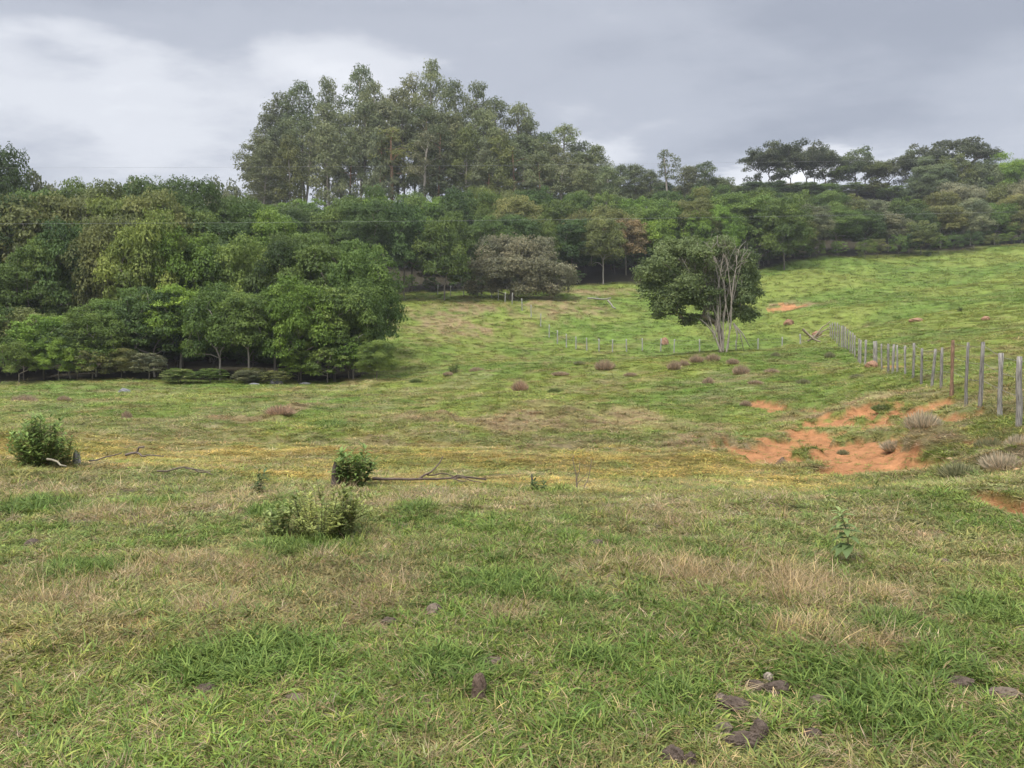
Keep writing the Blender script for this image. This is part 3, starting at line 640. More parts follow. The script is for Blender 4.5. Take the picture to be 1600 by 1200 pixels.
def bare_stems():
    """the pale dead stems on the camera side of the lone tree"""
    rng = RS(31); T = Tubes(); Y = 54.6
    def P(px, py, dy=0): return Vector((XY(px, Y + dy, py) - x0, Y + dy - 55, Z(px, py, Y + dy) - zb0))
    def stem(pts, r0, r1, tw=3, ln=.9):
        n = len(pts); r0 *= .44; r1 *= .42; rad = [r0 + (r1 - r0) * i / (n - 1) for i in range(n)]
        T.tube(pts, rad, 6)
        for k in range(tw):
            i = rng.randint(max(1, n // 2), n); s = pts[i - 1].lerp(pts[i], rng.uniform(0, 1)) if i < n else pts[-1]
            d = Vector((rng.normal() * .8, rng.normal() * .4, abs(rng.normal()) * .7 + .5)).normalized(); l = ln * rng.uniform(.6, 1.5)
            m = s + d * l * .5 + Vector(rng.normal(size=3)) * .06; q = s + d * l
            T.tube([s, m, q], [r1 * .8, r1 * .55, r1 * .25], 4)
            for _ in range(2):
                d2 = (d + Vector(rng.normal(size=3)) * .6).normalized(); T.tube([m, m + d2 * l * .5], [r1 * .45, r1 * .2], 3)
    stem([P(1135, 550), P(1142, 505), P(1143, 468), P(1146, 440), P(1151, 415), P(1151, 398)], .15, .05, 5)
    stem([P(1143, 468), P(1140, 440), P(1136, 410), P(1128, 392)], .09, .04, 6)
    stem([P(1151, 420), P(1158, 412), P(1168, 408)], .05, .03, 2, .6)
    stem([P(1126, 549), P(1116, 522), P(1102, 505), P(1092, 497)], .16, .05, 3)
    stem([P(1116, 522), P(1108, 498), P(1098, 470), P(1090, 440), P(1086, 415)], .09, .04, 4)
    stem([P(1118, 524), P(1122, 500), P(1120, 460), P(1126, 425), P(1130, 400), P(1132, 385)], .10, .04, 7)
    stem([P(1130, 548), P(1130, 510), P(1134, 475), P(1132, 445), P(1122, 415), P(1112, 390)], .11, .04, 7)
    stem([P(1122, 500), P(1112, 475), P(1104, 450), P(1100, 425), P(1096, 395)], .06, .03, 5)
    stem([P(1128, 546), P(1124, 515), P(1126, 480), P(1124, 450), P(1118, 410), P(1108, 385), P(1100, 378)], .09, .03, 6)
    stem([P(1138, 545), P(1140, 515), P(1137, 488), P(1130, 455), P(1134, 425), P(1142, 400), P(1150, 385)], .08, .03, 6)
    for k in range(9):
        a0 = 1120 + rng.uniform(-6, 12); tx = 1058 + 112 * (k + .5) / 9; ty = 372 + abs(tx - 1120) * .45 + rng.uniform(-8, 14)
        stem([P(a0, 530, rng.uniform(-.2, .2)), P(a0 * .65 + tx * .35, 478, rng.uniform(-.3, .5)), P(a0 * .3 + tx * .7, 430, rng.uniform(-.4, .8)), P(tx, ty, rng.uniform(-.3, .8))], .05, .018, 9, .6)
    for k in range(16):      # fine hanging twigs
        a = P(1085 + rng.uniform(0, 80), 440 + rng.uniform(-20, 50), -.1); T.tube([a, a + Vector((rng.normal() * .15, rng.normal() * .2, -.7)), a + Vector((rng.normal() * .3, rng.normal() * .2, -1.4))], [.022, .018, .01], 3)
    for k in range(22):
        a = P(1100 + rng.uniform(0, 62), 380 + rng.uniform(0, 45), .2); b = a + Vector((rng.normal() * .4, rng.normal() * .3, .9)); T.tube([a, a.lerp(b, .5) + Vector(rng.normal(size=3)) * .08, b], [.026, .02, .009], 3)
    for px2, py2 in ((1162, 548), (1150, 546), (1172, 543)):      # fallen stems leaning to the right of the base
        T.tube([P(1146, 505, .2), P(1152 + (px2 - 1150) * .4, 522, .1), P(px2, py2, -.1)], [.05, .045, .02], 4)
    t = T.build('bare_stems', M_BARK, e0); t.color = (.27, .235, .19, 1)
bare_stems()
# understorey shrubs along the wood edges
U = 'shrubs along the wood edges'
row('edge_shrub', ['shrub', 'bushy', 'bushy'], rng_px(-60, 580, 19), 52.4, ((-60, 525), (0, 520), (60, 515), (140, 530), (210, 545), (250, 576), (420, 578), (460, 545), (600, 515)), ['mid', 'olive', 'mid', 'bright', 'grey'],
    'low %s shrub, %s from the left at the foot of the left wood', 'shrub', U, w=64, jy=1.2, jt=14, jx=22)
row('edge_shrub', ['shrub'], rng_px(640, 900, 8), [116, 117, 118, 119, 120, 121, 122, 123], ((640, 425), (900, 415)), ['dark', 'mid', 'dark'],
    'low %s shrub, %s from the left at the foot of the middle wood', 'shrub', U, w=34, jt=6)
row('edge_shrub', ['shrub'], rng_px(1195, 1600, 15), [138 + 19 * i / 14 for i in range(15)], ((1195, 385), (1300, 375), (1400, 368), (1600, 358)), ['dark', 'olive', 'dark', 'mid'],
    'low %s shrub, %s from the left at the foot of the right wood', 'shrub', U, w=32, jt=6)
row('edge_shrub', ['bushy'], rng_px(-60, 560, 12), 58, ((-60, 500), (560, 500)), ['dark', 'dark'],
    '%s undergrowth bush, %s from the left in the shade inside the left wood', 'shrub', U, w=80, jt=10)
row('edge_shrub', ['bushy'], rng_px(655, 890, 7), 131, ((655, 385), (890, 380)), ['dark', 'dark'],
    '%s undergrowth bush, %s from the left inside the middle wood', 'shrub', U, w=50, jt=8)

row('edge_shrub', ['bushy'], rng_px(60, 540, 11), 67, ((60, 520), (540, 515)), ['dark', 'mid'],
    '%s bush, %s from the left in the deeper shaded row inside the left wood', 'shrub', U, w=85, jt=10)
row('edge_shrub', ['bushy'], rng_px(640, 1020, 10), 139, ((640, 385), (1020, 372)), ['dark', 'dark'],
    '%s undergrowth bush, %s from the left deep inside the middle wood', 'shrub', U, w=60, jt=8)
row('edge_shrub', ['bushy'], rng_px(1190, 1620, 13), 166, ((1190, 350), (1300, 345), (1620, 330)), ['dark', 'dark'],
    '%s undergrowth bush, %s from the left inside the right wood', 'shrub', U, w=52, jt=8)
for i_, (px_, t_) in enumerate(((915, 368), (960, 372), (1000, 375))):
    put_tree('edge_shrub', 'bushy', i_, px_, 130, t_, 60, 'dark', 'dark', 'dark bush, %s from the left in the hollow behind the leaning tree' % ORD[i_], 'shrub', U)

# ------------------------------------------------------------------ fences
def post_mesh(T, x, y, z0, h, r, tilt, rng, square=True):
    k = 7; pts = []; rad = []
    for i in range(6):
        u = i / 5; pts.append(Vector((x + tilt[0] * h * u + rng.normal() * r * .12, y + tilt[1] * h * u, z0 - .25 + (h + .25) * u))); rad.append(r * (1.08 - .16 * u) * rng.uniform(.84, 1.14))
    T.tube(pts, rad, k)
    return pts[-1]
def wires(parent, tops, heights, rad, mat, name='wire'):
    for hh in heights:
        T = Tubes()
        for a, b in zip(tops[:-1], tops[1:]):
            pa = a[0].lerp(a[1], hh); pb = b[0].lerp(b[1], hh); mid = pa.lerp(pb, .5) - Vector((0, 0, .012))
            T.tube([pa, mid, pb], [rad] * 3, 4, cap=False)
        w = T.build(name, mat, parent); w.color = (.23, .21, .19, 1)
POSTS = [(1595, 557, 657, 1.15), (1563, 553, 645, 1.1), (1532, 534, 636, .95), (1510, 535, 625, .85), (1488, 531, 614, 1.0), (1471, 543, 610, .85), (1456, 545, 599, .85), (1440, 544, 590, .8),
         (1427, 536, 589, .95), (1415, 540, 584, .9), (1403, 539, 581, .8), (1395, 538, 583, 1.1), (1388, 537, 581, 1.1), (1378, 537, 577, .7), (1368, 533, 574, 2.1), (1352, 531, 569, 1.3),
         (1344, 531, 568, 1.2), (1341, 529, 566, .9), (1336, 524, 561, 1), (1332, 520, 557, 1), (1328, 518, 553, 1), (1324, 514, 549, 1), (1321, 511, 545, 1), (1318, 508, 541, 1), (1315, 506, 538, 1.1), (1311, 504, 535, 1), (1307, 503, 532, 1), (1304, 502, 529, 1), (1300, 504, 527, 1), (1297, 506, 526, 1)]
def right_fence():
    rng = RS(3); Yf = lambda px: 4.38 / ((px - 800) / F - .344)
    e = empty('post_fence', (XY(1595, 14.5), 14.5, 0)); tag(e, 'long fence of grey weathered wooden posts and wire running uphill on the right', 'fence')
    ox, oy = e.location.x, e.location.y; tops = []
    lst = [(1720, 560, 700, 1.0), (1672, 560, 684, 1.1), (1632, 560, 672, 1.0)] + POSTS
    for px, tp, bp, rs in lst:
        Y = Yf(px); x = XY(px, Y); z0 = zg(x, Y); h = max(1.0, min(1.55, Z(px, tp, Y) - z0)) if Y > 16 else 1.28
        if Y > 16: h = Z(px, tp, Y) - z0; h = min(max(h, .9), 1.7)
        T = Tubes(); tilt = (rng.normal() * .02, rng.normal() * .02)
        if px == 1456: tilt = (.09, 0)
        top = post_mesh(T, x - ox, Y - oy, z0, h, .046 * rs, tilt, rng)
        p = T.build('post', M_POST, e); q_ = rng.uniform(.7, 1.15); c = (.26 * q_, .238 * q_, .205 * q_)
        if px == 1488: c = (.21, .13, .08); p['label'] = 'brown splintered fence post'
        if px == 1368: c = (.27, .25, .21); p['label'] = 'thick pale fence post'
        p.color = (*c, 1)
        tops.append((Vector((x - ox, Y - oy - .07, z0)), Vector((top.x, top.y - .07, top.z))))
    wires(e, tops, (.93, .68, .42), .004, M_WIRE)
right_fence()
def valley_fence():
    rng = RS(4); pts = [(1250, 73, 15), (1222, 75, 16), (1184, 77, 18), (1150, 78, 18), (1093, 80, 19), (1053, 81, 19), (1032, 82, 19), (1004, 82.5, 18), (979, 83, 18), (957, 83.5, 18), (936, 84, 18), (917, 84.5, 18), (900, 85, 18),
        (885, 86, 19), (871, 88, 19), (858, 91, 18), (845, 95, 18), (830, 99, 17), (816, 102, 17), (800, 105, 16), (789, 107, 15), (779, 109, 15), (768, 111, 14), (746, 112, 14), (725, 113, 14), (704, 114, 14), (684, 115, 14)]
    e = empty('valley_fence', (XY(900, 85), 85, 0)); tag(e, 'fence of thin pale posts following the valley floor and up the far slope', 'fence')
    ox, oy = e.location.x, e.location.y; tops = []
    for px, Y, hp in pts:
        x = XY(px, Y); z0 = zg(x, Y); T = Tubes(); h = hp / F * Y * 1.04 + .1
        top = post_mesh(T, x - ox, Y - oy, z0, h, .065, (rng.normal() * .03, 0), rng)
        p = T.build('post', M_POST, e); p.color = (.31, .30, .26, 1)
        tops.append((Vector((x - ox, Y - oy - .08, z0)), Vector((top.x, top.y - .08, top.z))))
    wires(e, tops, (.9, .6), .006, M_WIRE)
valley_fence()
def power_line(px0, px1, py0, py1, Y, sag, label):
    a = Vector((XY(px0, Y), Y, Z(px0, py0, Y))); b = Vector((XY(px1, Y + 8), Y + 8, Z(px1, py1, Y + 8))); T = Tubes(); pts = []
    for i in range(41):
        u = i / 40; p = a.lerp(b, u); p.z -= sag * 4 * u * (1 - u); pts.append(p)
    T.tube(pts, [.0045] * 41, 4, cap=False); o = T.build('power_cable', M_WIRE); o.color = (.28, .28, .28, 1)
    tag(o, label, 'cable', 'power cables crossing the view')
power_line(-500, 2100, 262, 235, 42, .35, 'upper thin power cable strung across the gum grove')
power_line(-500, 2100, 350, 318, 40, .35, 'lower thin power cable strung in front of the woods')

# ------------------------------------------------------------------ foreground plants and debris
def lance(T, base, d, length, width, rng, droop=.35, side=None):
    """one folded lance-shaped leaf, 3 segments; appended to lists in T (dict v,f)"""
    d = d.normalized(); s = side or d.cross(Vector((0, 0, 1)))
    if s.length < .05: s = Vector((1, 0, 0))
    s.normalize(); up = s.cross(d)
    prof = (0.25, 1.0, .8, 0.0); o = len(T['v']); p = Vector(base)
    dd = d.copy()
    for i, w in enumerate(prof):
        for q in (-1, 0, 1):
            T['v'].append(tuple(p + s * q * w * width * .5 + up * (abs(q) * w * width * .18)))
        dd = (dd + Vector((0, 0, -droop * .5))).normalized(); p = p + dd * length / 3
    for i in range(3):
        for q in (0, 1):
            a = o + i * 3 + q; T['f'].append((a, a + 1, a + 4, a + 3))
            T['k'].append(T['cl'])
def leaves_obj(T, name, parent, col):
    o = np_mesh(name, np.array(T['v']), np.array(T['f']), [M_LEAF], smooth=True, attrs={'cl': ('FLOAT', 'FACE', np.array(T['k'], dtype=np.float32))}, parent=parent)
    o.color = (*col, 1); return o
def leafy_bush(name, px, py, h, w, nst, col, label, seed, leafL=.10, leafW=.028, per=26, cat='bush', stemcol=(.16, .14, .07), droop=.4, Y=None, yellow=0):
    rng = RS(seed)
    if Y is None: x, y = hit(px, py)
    else: x, y = XY(px, Y), Y
    z = zg(x, y); e = empty(name, (x, y, z)); tag(e, label, cat)
    S = Tubes(); T = dict(v=[], f=[], k=[], cl=.5)
    for i in range(nst):
        th = rng.uniform(0, 6.28); R = w * .5 * math.sqrt(rng.uniform(0, 1)); tipz = h * rng.uniform(.72, 1.0) * (.3 + .7 * math.sqrt(max(0, 1 - (R / (w * .5)) ** 2)))
        b = Vector((R * .35 * math.cos(th), R * .35 * math.sin(th), -.04)); t = Vector((R * math.cos(th), R * math.sin(th), tipz))
        m = b.lerp(t, .5) + Vector((rng.normal() * .03, rng.normal() * .03, .05 * h)); pts = [b, b.lerp(m, .6), m, m.lerp(t, .55), t]
        S.tube(pts, [.006 * (h / .7), .005 * (h / .7), .004 * (h / .7), .003, .0015], 4)
        T['cl'] = min(1, max(0, rng.uniform(.25, .8)))
        for k in range(per):
            u = rng.uniform(.12, 1.0); q = u * 4; ii = min(int(q), 3); p = pts[ii].lerp(pts[ii + 1], q - ii)
            a = k * 2.4 + rng.uniform(-.3, .3); d = Vector((math.cos(a), math.sin(a), rng.uniform(.1, .8) + (.9 if u > .93 else 0)))
            T['cl'] = min(1, max(0, T['cl'] + rng.normal() * .06)); l = leafL * rng.uniform(.6, 1.15)
            lance(T, p, d, l, leafW * l / leafL, rng, droop)
    st = S.build('stem', M_BARK, e); st.color = (*stemcol, 1)
    leaves_obj(T, 'leaves', e, col)
    return e
leafy_bush('bush', 60, 722, .86, .90, 80, (.17, .25, .065), 'rounded dark green leafy bush at the far left of the foreground rim', 51, .11, .032, 36, Y=12.0)
leafy_bush('bush', 97, 712, .50, .42, 22, (.20, .28, .06), 'smaller paler bush tucked against the right of the rounded left bush', 52, .09, .026, 26, Y=12.4)
leafy_bush('stump_shrub', 552, 762, .60, .55, 34, (.17, .25, .065), 'leafy green regrowth bush sprouting beside the dark tree stump', 53, .12, .036, 26, Y=10.2)
leafy_bush('weedy_bush', 500, 838, .50, .95, 44, (.27, .31, .09), 'straggly yellow-green weedy bush in the left middle foreground', 54, .050, .024, 40, Y=7.05, droop=.2)
leafy_bush('weedy_bush', 440, 832, .32, .42, 20, (.25, .31, .10), 'thin pale side clump left of the straggly weedy bush', 55, .050, .028, 34, Y=7.1, droop=.2)
leafy_bush('weedy_bush', 538, 842, .50, .30, 22, (.24, .28, .09), 'upright feathery clump on the right of the straggly weedy bush', 56, .048, .020, 50, Y=6.95, droop=.1)
leafy_bush('seedling', 405, 775, .32, .18, 5, (.10, .15, .05), 'small pale seedling left of the stump', 57, .09, .035, 14, Y=9.3)
leafy_bush('weed', 842, 768, .20, .22, 8, (.06, .105, .03), 'small dark weed at the foot of the dead twigs', 58, .08, .02, 12, Y=9.9)
leafy_bush('weed', 1448, 402, 1.5, 2.0, 20, (.04, .07, .02), 'dark low weed below the small round tree on the hill', 59, .3, .12, 16, Y=147)
leafy_bush('hill_bush', 1500, 487, .5, .65, 16, (.05, .07, .02), 'tiny dark bush alone on the open right pasture', 60, .12, .06, 16)
leafy_bush('hill_bush', 710, 585, .9, .9, 24, (.06, .10, .025), 'small green bush on grass right of the left wood', 61, .14, .05, 20)

def tall_weed():
    rng = RS(71); Y = 6.1; x = XY(1330, Y); z = zg(x, Y); e = empty('tall_weed', (x, Y, z)); tag(e, 'single upright weed with big drooping grey-green leaves in the right foreground', 'weed')
    S = Tubes(); pts = [Vector((.0, 0, -.03)), Vector((.0, 0, .12)), Vector((-.01, 0, .25)), Vector((-.05, 0, .36)), Vector((-.07, 0, .42))]
    S.tube(pts, [.006, .006, .005, .004, .002], 5); st = S.build('stem', M_BARK, e); st.color = (.22, .20, .10, 1)
    T = dict(v=[], f=[], k=[], cl=.5); k = 0
    for u in np.linspace(.42, 1.0, 24):
        q = u * 4; ii = min(int(q), 3); p = pts[ii].lerp(pts[ii + 1], q - ii); a = k * 2.4 + 2.8; k += 1
        d = Vector((math.cos(a) - .25, math.sin(a), .35 + 1.0 * max(0, u - .8) * 4)); l = (.17 - .09 * u) * rng.uniform(.85, 1.15); T['cl'] = .25 + .6 * max(0, u - .45) / .55
        lance(T, p, d, l * 1.15, l * .42, rng, .6)
    for a in (2.9, 3.6, 4.2): T['cl'] = .2; lance(T, pts[1] + Vector((0, 0, .04)), Vector((math.cos(a), math.sin(a), .1)), .17, .085, rng, .7)
    leaves_obj(T, 'leaves', e, (.18, .245, .085))
tall_weed()
def lump(name, px, py, sx, sy, sz, col, label, cat, seed, rough=.35, group=None, Y=None, sub=4, sink=.3, mat=None, freq=1.0):
    import bmesh
    rng = RS(seed)
    if Y is None: x, y = hit(px, py)
    else: x, y = XY(px, Y), Y
    z = zg(x, y)
    bm = bmesh.new(); bmesh.ops.create_icosphere(bm, subdivisions=sub, radius=1.0); ph = rng.uniform(0, 6.28, (9, 3)); fq = rng.uniform(1.2, 2.6, (9, 3)) * freq
    for v in bm.verts:
        p = np.array(v.co); n = 0
        for i in range(9): n += math.sin(fq[i] @ p * (1 + i * .55) + ph[i, 0]) * math.cos(fq[i, ::-1] @ p * (1 + i * .4) + ph[i, 1]) / (1 + i * .45)
        p = p * (1 + rough * n * .5 + rng.normal() * .025); v.co = (p[0] * sx, p[1] * sy, p[2] * sz + sz * (1 - 2 * sink) * .5)
    me = bpy.data.meshes.new(name); bm.to_mesh(me); bm.free(); me.materials.append(mat or M_SOIL)
    for p in me.polygons: p.use_smooth = False
    o = bpy.data.objects.new(name, me); COL.objects.link(o); o.location = (x, y, z); o.rotation_euler = (0, 0, rng.uniform(0, 6.28) if abs(sx - sy) < .01 else rng.uniform(-.3, .3))
    o.color = (*col, 1); tag(o, label, cat, group); return o
DK = (.105, .078, .058); MD = (.17, .13, .095); GC = 'clods of dark soil and dung in the grass'
for i, (px, py, a, b, c, col, lab) in enumerate((
    (1146, 1106, .085, .05, .045, DK, 'smooth dark brown clod, the largest one right of bottom centre'),
    (1128, 1098, .05, .04, .04, MD, 'paler brown clod touching the left of the largest dark clod'),
    (1158, 1165, .10, .05, .05, DK, 'broad crumbly clod near the bottom edge, right of centre'),
    (1186, 1150, .045, .04, .06, DK, 'upright clod on the right end of the broad crumbly clod'),
    (1215, 1078, .075, .05, .04, DK, 'crumbly brown clod behind the smooth dark clod'),
    (1180, 1072, .06, .04, .03, DK, 'flat dark clod just left of the pale stone'),
    (1200, 1060, .03, .03, .03, (.34, .28, .22), 'pale stone on top of the cluster of dark clods'),
    (1280, 1097, .05, .035, .03, MD, 'small clod hidden in lush grass right of the clod cluster'),
    (1130, 1140, .05, .04, .025, MD, 'flat clod between the smooth clod and the broad clod'),
    (1052, 1190, .055, .045, .05, DK, 'rounded dark clod at the very bottom edge'),
    (1078, 1192, .03, .03, .035, DK, 'small dark clod at the bottom edge beside the rounded one'),
    (1270, 1152, .045, .03, .03, DK, 'small dark clod in grass at lower right'),
    (1498, 1072, .10, .05, .035, DK, 'long dark clod in the lower right foreground'),
    (1570, 1088, .10, .05, .03, MD, 'brown broken clod near the right edge'),
    (678, 957, .055, .05, .05, MD, 'brown clod among dry grass in the centre foreground'),
    (433, 1032, .045, .04, .035, DK, 'small dark clod in the left centre foreground'),
    (608, 974, .06, .04, .03, DK, 'flat dark clod left of the brown clod among dry grass'),
    (50, 853, .07, .06, .05, DK, 'dark clod near the left edge of the foreground'),
    (932, 852, .09, .06, .035, DK, 'flat dark clod in the centre middle foreground'),
    (322, 1078, .06, .04, .03, DK, 'flat dark clod in the lower left foreground'),
    (955, 905, .04, .03, .03, MD, 'small brown clod right of the lush centre tuft'),
    (1475, 878, .06, .05, .03, DK, 'dark clod on the grass right of the tall weed'),
    (460, 1092, .06, .03, .02, MD, 'thin flat clod in the lower left grass'),
    (770, 1036, .07, .04, .025, MD, 'flat brown clod above the pointed mound'))):
    lump('soil_clod', px, py, a * .85, b * .9, max(c, b * .62) * .95, col, lab, 'clod', 300 + i, .22, GC, freq=1.25, sink=.42)
lump('pointed_mound', 748, 1092, .035, .035, .085, (.13, .09, .065), 'narrow pointed brown earth mound standing in short grass', 'mound', 341, .3, sub=4, sink=.2)
GM = 'red termite mounds on the far pasture'
for i, (px, py, r, h, lab) in enumerate(((1038, 538, .75, .75, 'rounded red termite mound left of the lone tree'), (1232, 505, .9, .6, 'low red termite mound right of the lone tree'),
    (1276, 507, .8, .5, 'low red mound just left of the far fence corner'), (1540, 500, .5, .3, 'tiny pale mound on the open right pasture'), (1362, 576, .42, .3, 'small red mound at the foot of the thick pale post'),
    (1432, 503, .9, .35, 'low reddish bank mound on the right pasture'))):
    lump('termite_mound', px, py, r * .62, r * .55, h * .85, (.27, .155, .095), lab, 'mound', 360 + i, .3, GM, sub=3)
for i, (px, py, a, h, lab) in enumerate(((195, 610, .42, .22, 'flat grey rock at the foot of the left wood'), (433, 600, .42, .26, 'pale rounded rock at the edge of the left wood, the brightest one'),
    (398, 601, .35, .13, 'low reddish rock left of the pale rounded rock'), (476, 600, .35, .12, 'low grey rock right of the pale rounded rock'))):
    lump('rock', px, py, a, a * .7, h, (.17, .165, .165), lab, 'rock', 380 + i, .25, 'rocks at the edge of the left wood', sub=3)
def stump(name, px, Y, h, r, col, label, seed):
    rng = RS(seed); x = XY(px, Y); z = zg(x, Y); T = Tubes(); k = 12; v = []; f = []
    for j in range(7):
        u = j / 6
        for i in range(k):
            a = 6.283 * i / k; rr = r * (1.25 - .35 * u) * (1 + .12 * math.sin(3 * a + seed) + rng.normal() * .04); top = h * (1 + .38 * math.sin(a + 2.5) + .18 * math.sin(3 * a) + rng.normal() * .05)
            v.append((rr * math.cos(a), rr * math.sin(a), -.06 + (top + .06) * u))
    for j in range(6):
        for i in range(k): f.append((j * k + i, j * k + (i + 1) % k, (j + 1) * k + (i + 1) % k, (j + 1) * k + i))
    v.append((0, 0, h * .5)); c = len(v) - 1; tri = [(6 * k + i, 6 * k + (i + 1) % k, c) for i in range(k)]
    o = np_mesh(name, np.array(v), [np.array(f), np.array(tri)], [M_POST]); o.location = (x, Y, z); o.color = (*col, 1); tag(o, label, 'stump'); return o
stump('tree_stump', 523, 10.1, .24, .06, (.13, .10, .085), 'dark splintered tree stump left of the regrowth bush', 1)
stump('tree_stump', 117, 12.6, .16, .055, (.30, .27, .24), 'short grey stump right of the left bushes', 2)
stump('tree_stump', 1222, 16.2, .13, .07, (.16, .12, .09), 'dark little stump below the bare red soil', 3)
def branch(name, Y, lines, col, label, cat='branch', ground_px=None):
    """lines: list of (list of (px, py, dY), r0, r1)"""
    l0 = lines[0][0][0]; x0_ = XY(l0[0], Y); z0 = zg(x0_, Y); T = Tubes(); rng = RS(len(label))
    for pts, r0, r1 in lines:
        P = []
        for px, py, dy in pts:
            p = Vector((XY(px, Y + dy, py) - x0_, dy, Z(px, py, Y + dy) - z0)); g = zg(p.x + x0_, Y + dy) - z0 + .015
            p.z = max(p.z + .05, g + .05); P.append(p)
        Q = []
        for a, b in zip(P[:-1], P[1:]):
            Q += [a, a.lerp(b, .5) + Vector(rng.normal(size=3)) * (b - a).length * .04]
        Q.append(P[-1]); n = len(Q); r0 *= 1.35; r1 *= 1.35; T.tube(Q, [r0 + (r1 - r0) * i / (n - 1) for i in range(n)], 5)
    o = T.build(name, M_BARK); o.location = (x0_, Y, z0); o.color = (*col, 1); tag(o, label, cat); return o
branch('fallen_branch', 10.5, [([(582, 757, 0), (620, 755, 0), (660, 754, .1), (700, 753, .2), (760, 755, .3)], .016, .008), ([(655, 754, .1), (672, 744, .1), (682, 735, .2), (692, 719, .3)], .012, .005),
    ([(668, 748, .1), (690, 745, .3), (708, 750, .3)], .008, .005), ([(705, 752, .2), (715, 748, .1), (735, 751, 0), (762, 753, 0)], .008, .004), ([(705, 753, .2), (718, 760, 0), (728, 766, -.1)], .008, .004),
    ([(712, 750, .2), (740, 760, -.1), (756, 762, -.2)], .007, .003)], (.13, .095, .075), 'dark forked dead branch lying right of the stump with one twig sticking up')
branch('fallen_branch', 12.0, [([(140, 725, 0), (165, 719, .2), (190, 713, .3)], .010, .006), ([(196, 716, .2), (214, 712, .2), (217, 704, .2), (226, 703, .2)], .016, .009), ([(214, 712, .2), (222, 718, .1), (232, 716, .1), (256, 718, 0)], .012, .006)],
    (.14, .11, .09), 'crooked dead branch on the rim right of the left bushes')
branch('fallen_branch', 10.3, [([(245, 742, 0), (275, 738, .1), (300, 738, .1), (325, 744, 0), (332, 748, 0)], .009, .005), ([(290, 738, .1), (315, 741, 0), (330, 742, 0)], .007, .004)], (.15, .12, .09), 'thin dead stick in dry grass below the crooked branch')
branch('fallen_branch', 11.2, [([(73, 723, 0), (90, 727, 0), (104, 734, -.1)], .014, .009)], (.24, .21, .15), 'short pale stick below the rounded left bush')
branch('fallen_log', 107, [([(918, 467, 0), (935, 468, 0), (955, 466, 0)], .10, .07), ([(938, 468, 0), (930, 463, 0)], .05, .03)], (.22, .20, .16), 'pale fallen log on the far slope right of the domed tree', 'log')
branch('fallen_log', 102, [([(950, 470, 0), (955, 476, -1), (962, 483, -2)], .10, .07)], (.22, .20, .16), 'pale tilted log just below the other far log', 'log')
branch('fallen_branch', 66, [([(1254, 515, 0), (1263, 524, 0), (1272, 531, -.5), (1282, 535, -1)], .09, .05), ([(1262, 534, 0), (1275, 524, 0), (1285, 512, .3), (1297, 503, .4)], .06, .03), ([(1270, 532, 0), (1284, 520, .2), (1299, 510, .4)], .05, .025),
    ([(1264, 528, 0), (1280, 522, .2), (1290, 516, .4), (1300, 515, .6)], .04, .02), ([(1275, 530, 0), (1290, 524, .2)], .04, .02)], (.22, .18, .12), 'heap of dead branches by the far corner of the right fence')
branch('dead_twig', 9.6, [([(902, 782, 0), (901, 760, 0), (897, 735, 0), (896, 718, 0)], .006, .003), ([(901, 758, 0), (905, 742, 0), (906, 728, 0)], .004, .002), ([(900, 772, 0), (908, 755, .05), (918, 745, .05)], .004, .002),
    ([(912, 784, 0), (918, 758, 0), (922, 740, 0), (925, 722, 0)], .005, .002)], (.17, .13, .10), 'upright bare dead twigs in the centre foreground', 'twig')
branch('dead_twig', 10.0, [([(831, 772, 0), (832, 758, 0), (831, 747, 0)], .014, .008)], (.10, .08, .07), 'short dark dead stub left of the bare twigs', 'twig')

# dry wiry tussocks dotted over the middle slope
def twiggy(name, px, py, wpx, hpx, col, label, seed, group, Y=None):
    rng = RS(seed); x, y = hit(px, py) if Y is None else (XY(px, Y), Y); z = zg(x, y); w = wpx / F * y; h = hpx / F * y
    n = 700; th = rng.uniform(0, 6.28, n); R = np.sqrt(rng.uniform(0, 1, n)) * w * .5
    b = np.stack([R * .5 * np.cos(th), R * .5 * np.sin(th), np.full(n, -.03)], 1)
    t = np.stack([R * np.cos(th) + rng.normal(size=n) * .04 * w, R * np.sin(th), h * rng.uniform(.45, 1.05, n) * (1 - .5 * (R / (w * .5)) ** 2)], 1)
    s = unit(np.cross(t - b, rng.normal(size=(n, 3)))) * (.006 + w * .007)
    m = (b + t) / 2 + rng.normal(size=(n, 3)) * .05 * h
    v = np.stack([b - s, b + s, m + s * .8, m - s * .8, t + s * .15, t - s * .15], 1).reshape(-1, 3); o6 = np.arange(n)[:, None] * 6
    f = np.concatenate([o6 + np.array([0, 1, 2, 3]), o6 + np.array([3, 2, 4, 5])])
    k = np.tile(rng.uniform(.1, .9, n), 2).astype(np.float32)
    o = np_mesh(name, v, f, [M_LEAF], attrs={'cl': ('FLOAT', 'FACE', k)}); o.location = (x, y, z - .02); o.color = (*col, 1); tag(o, label, 'tussock', group)
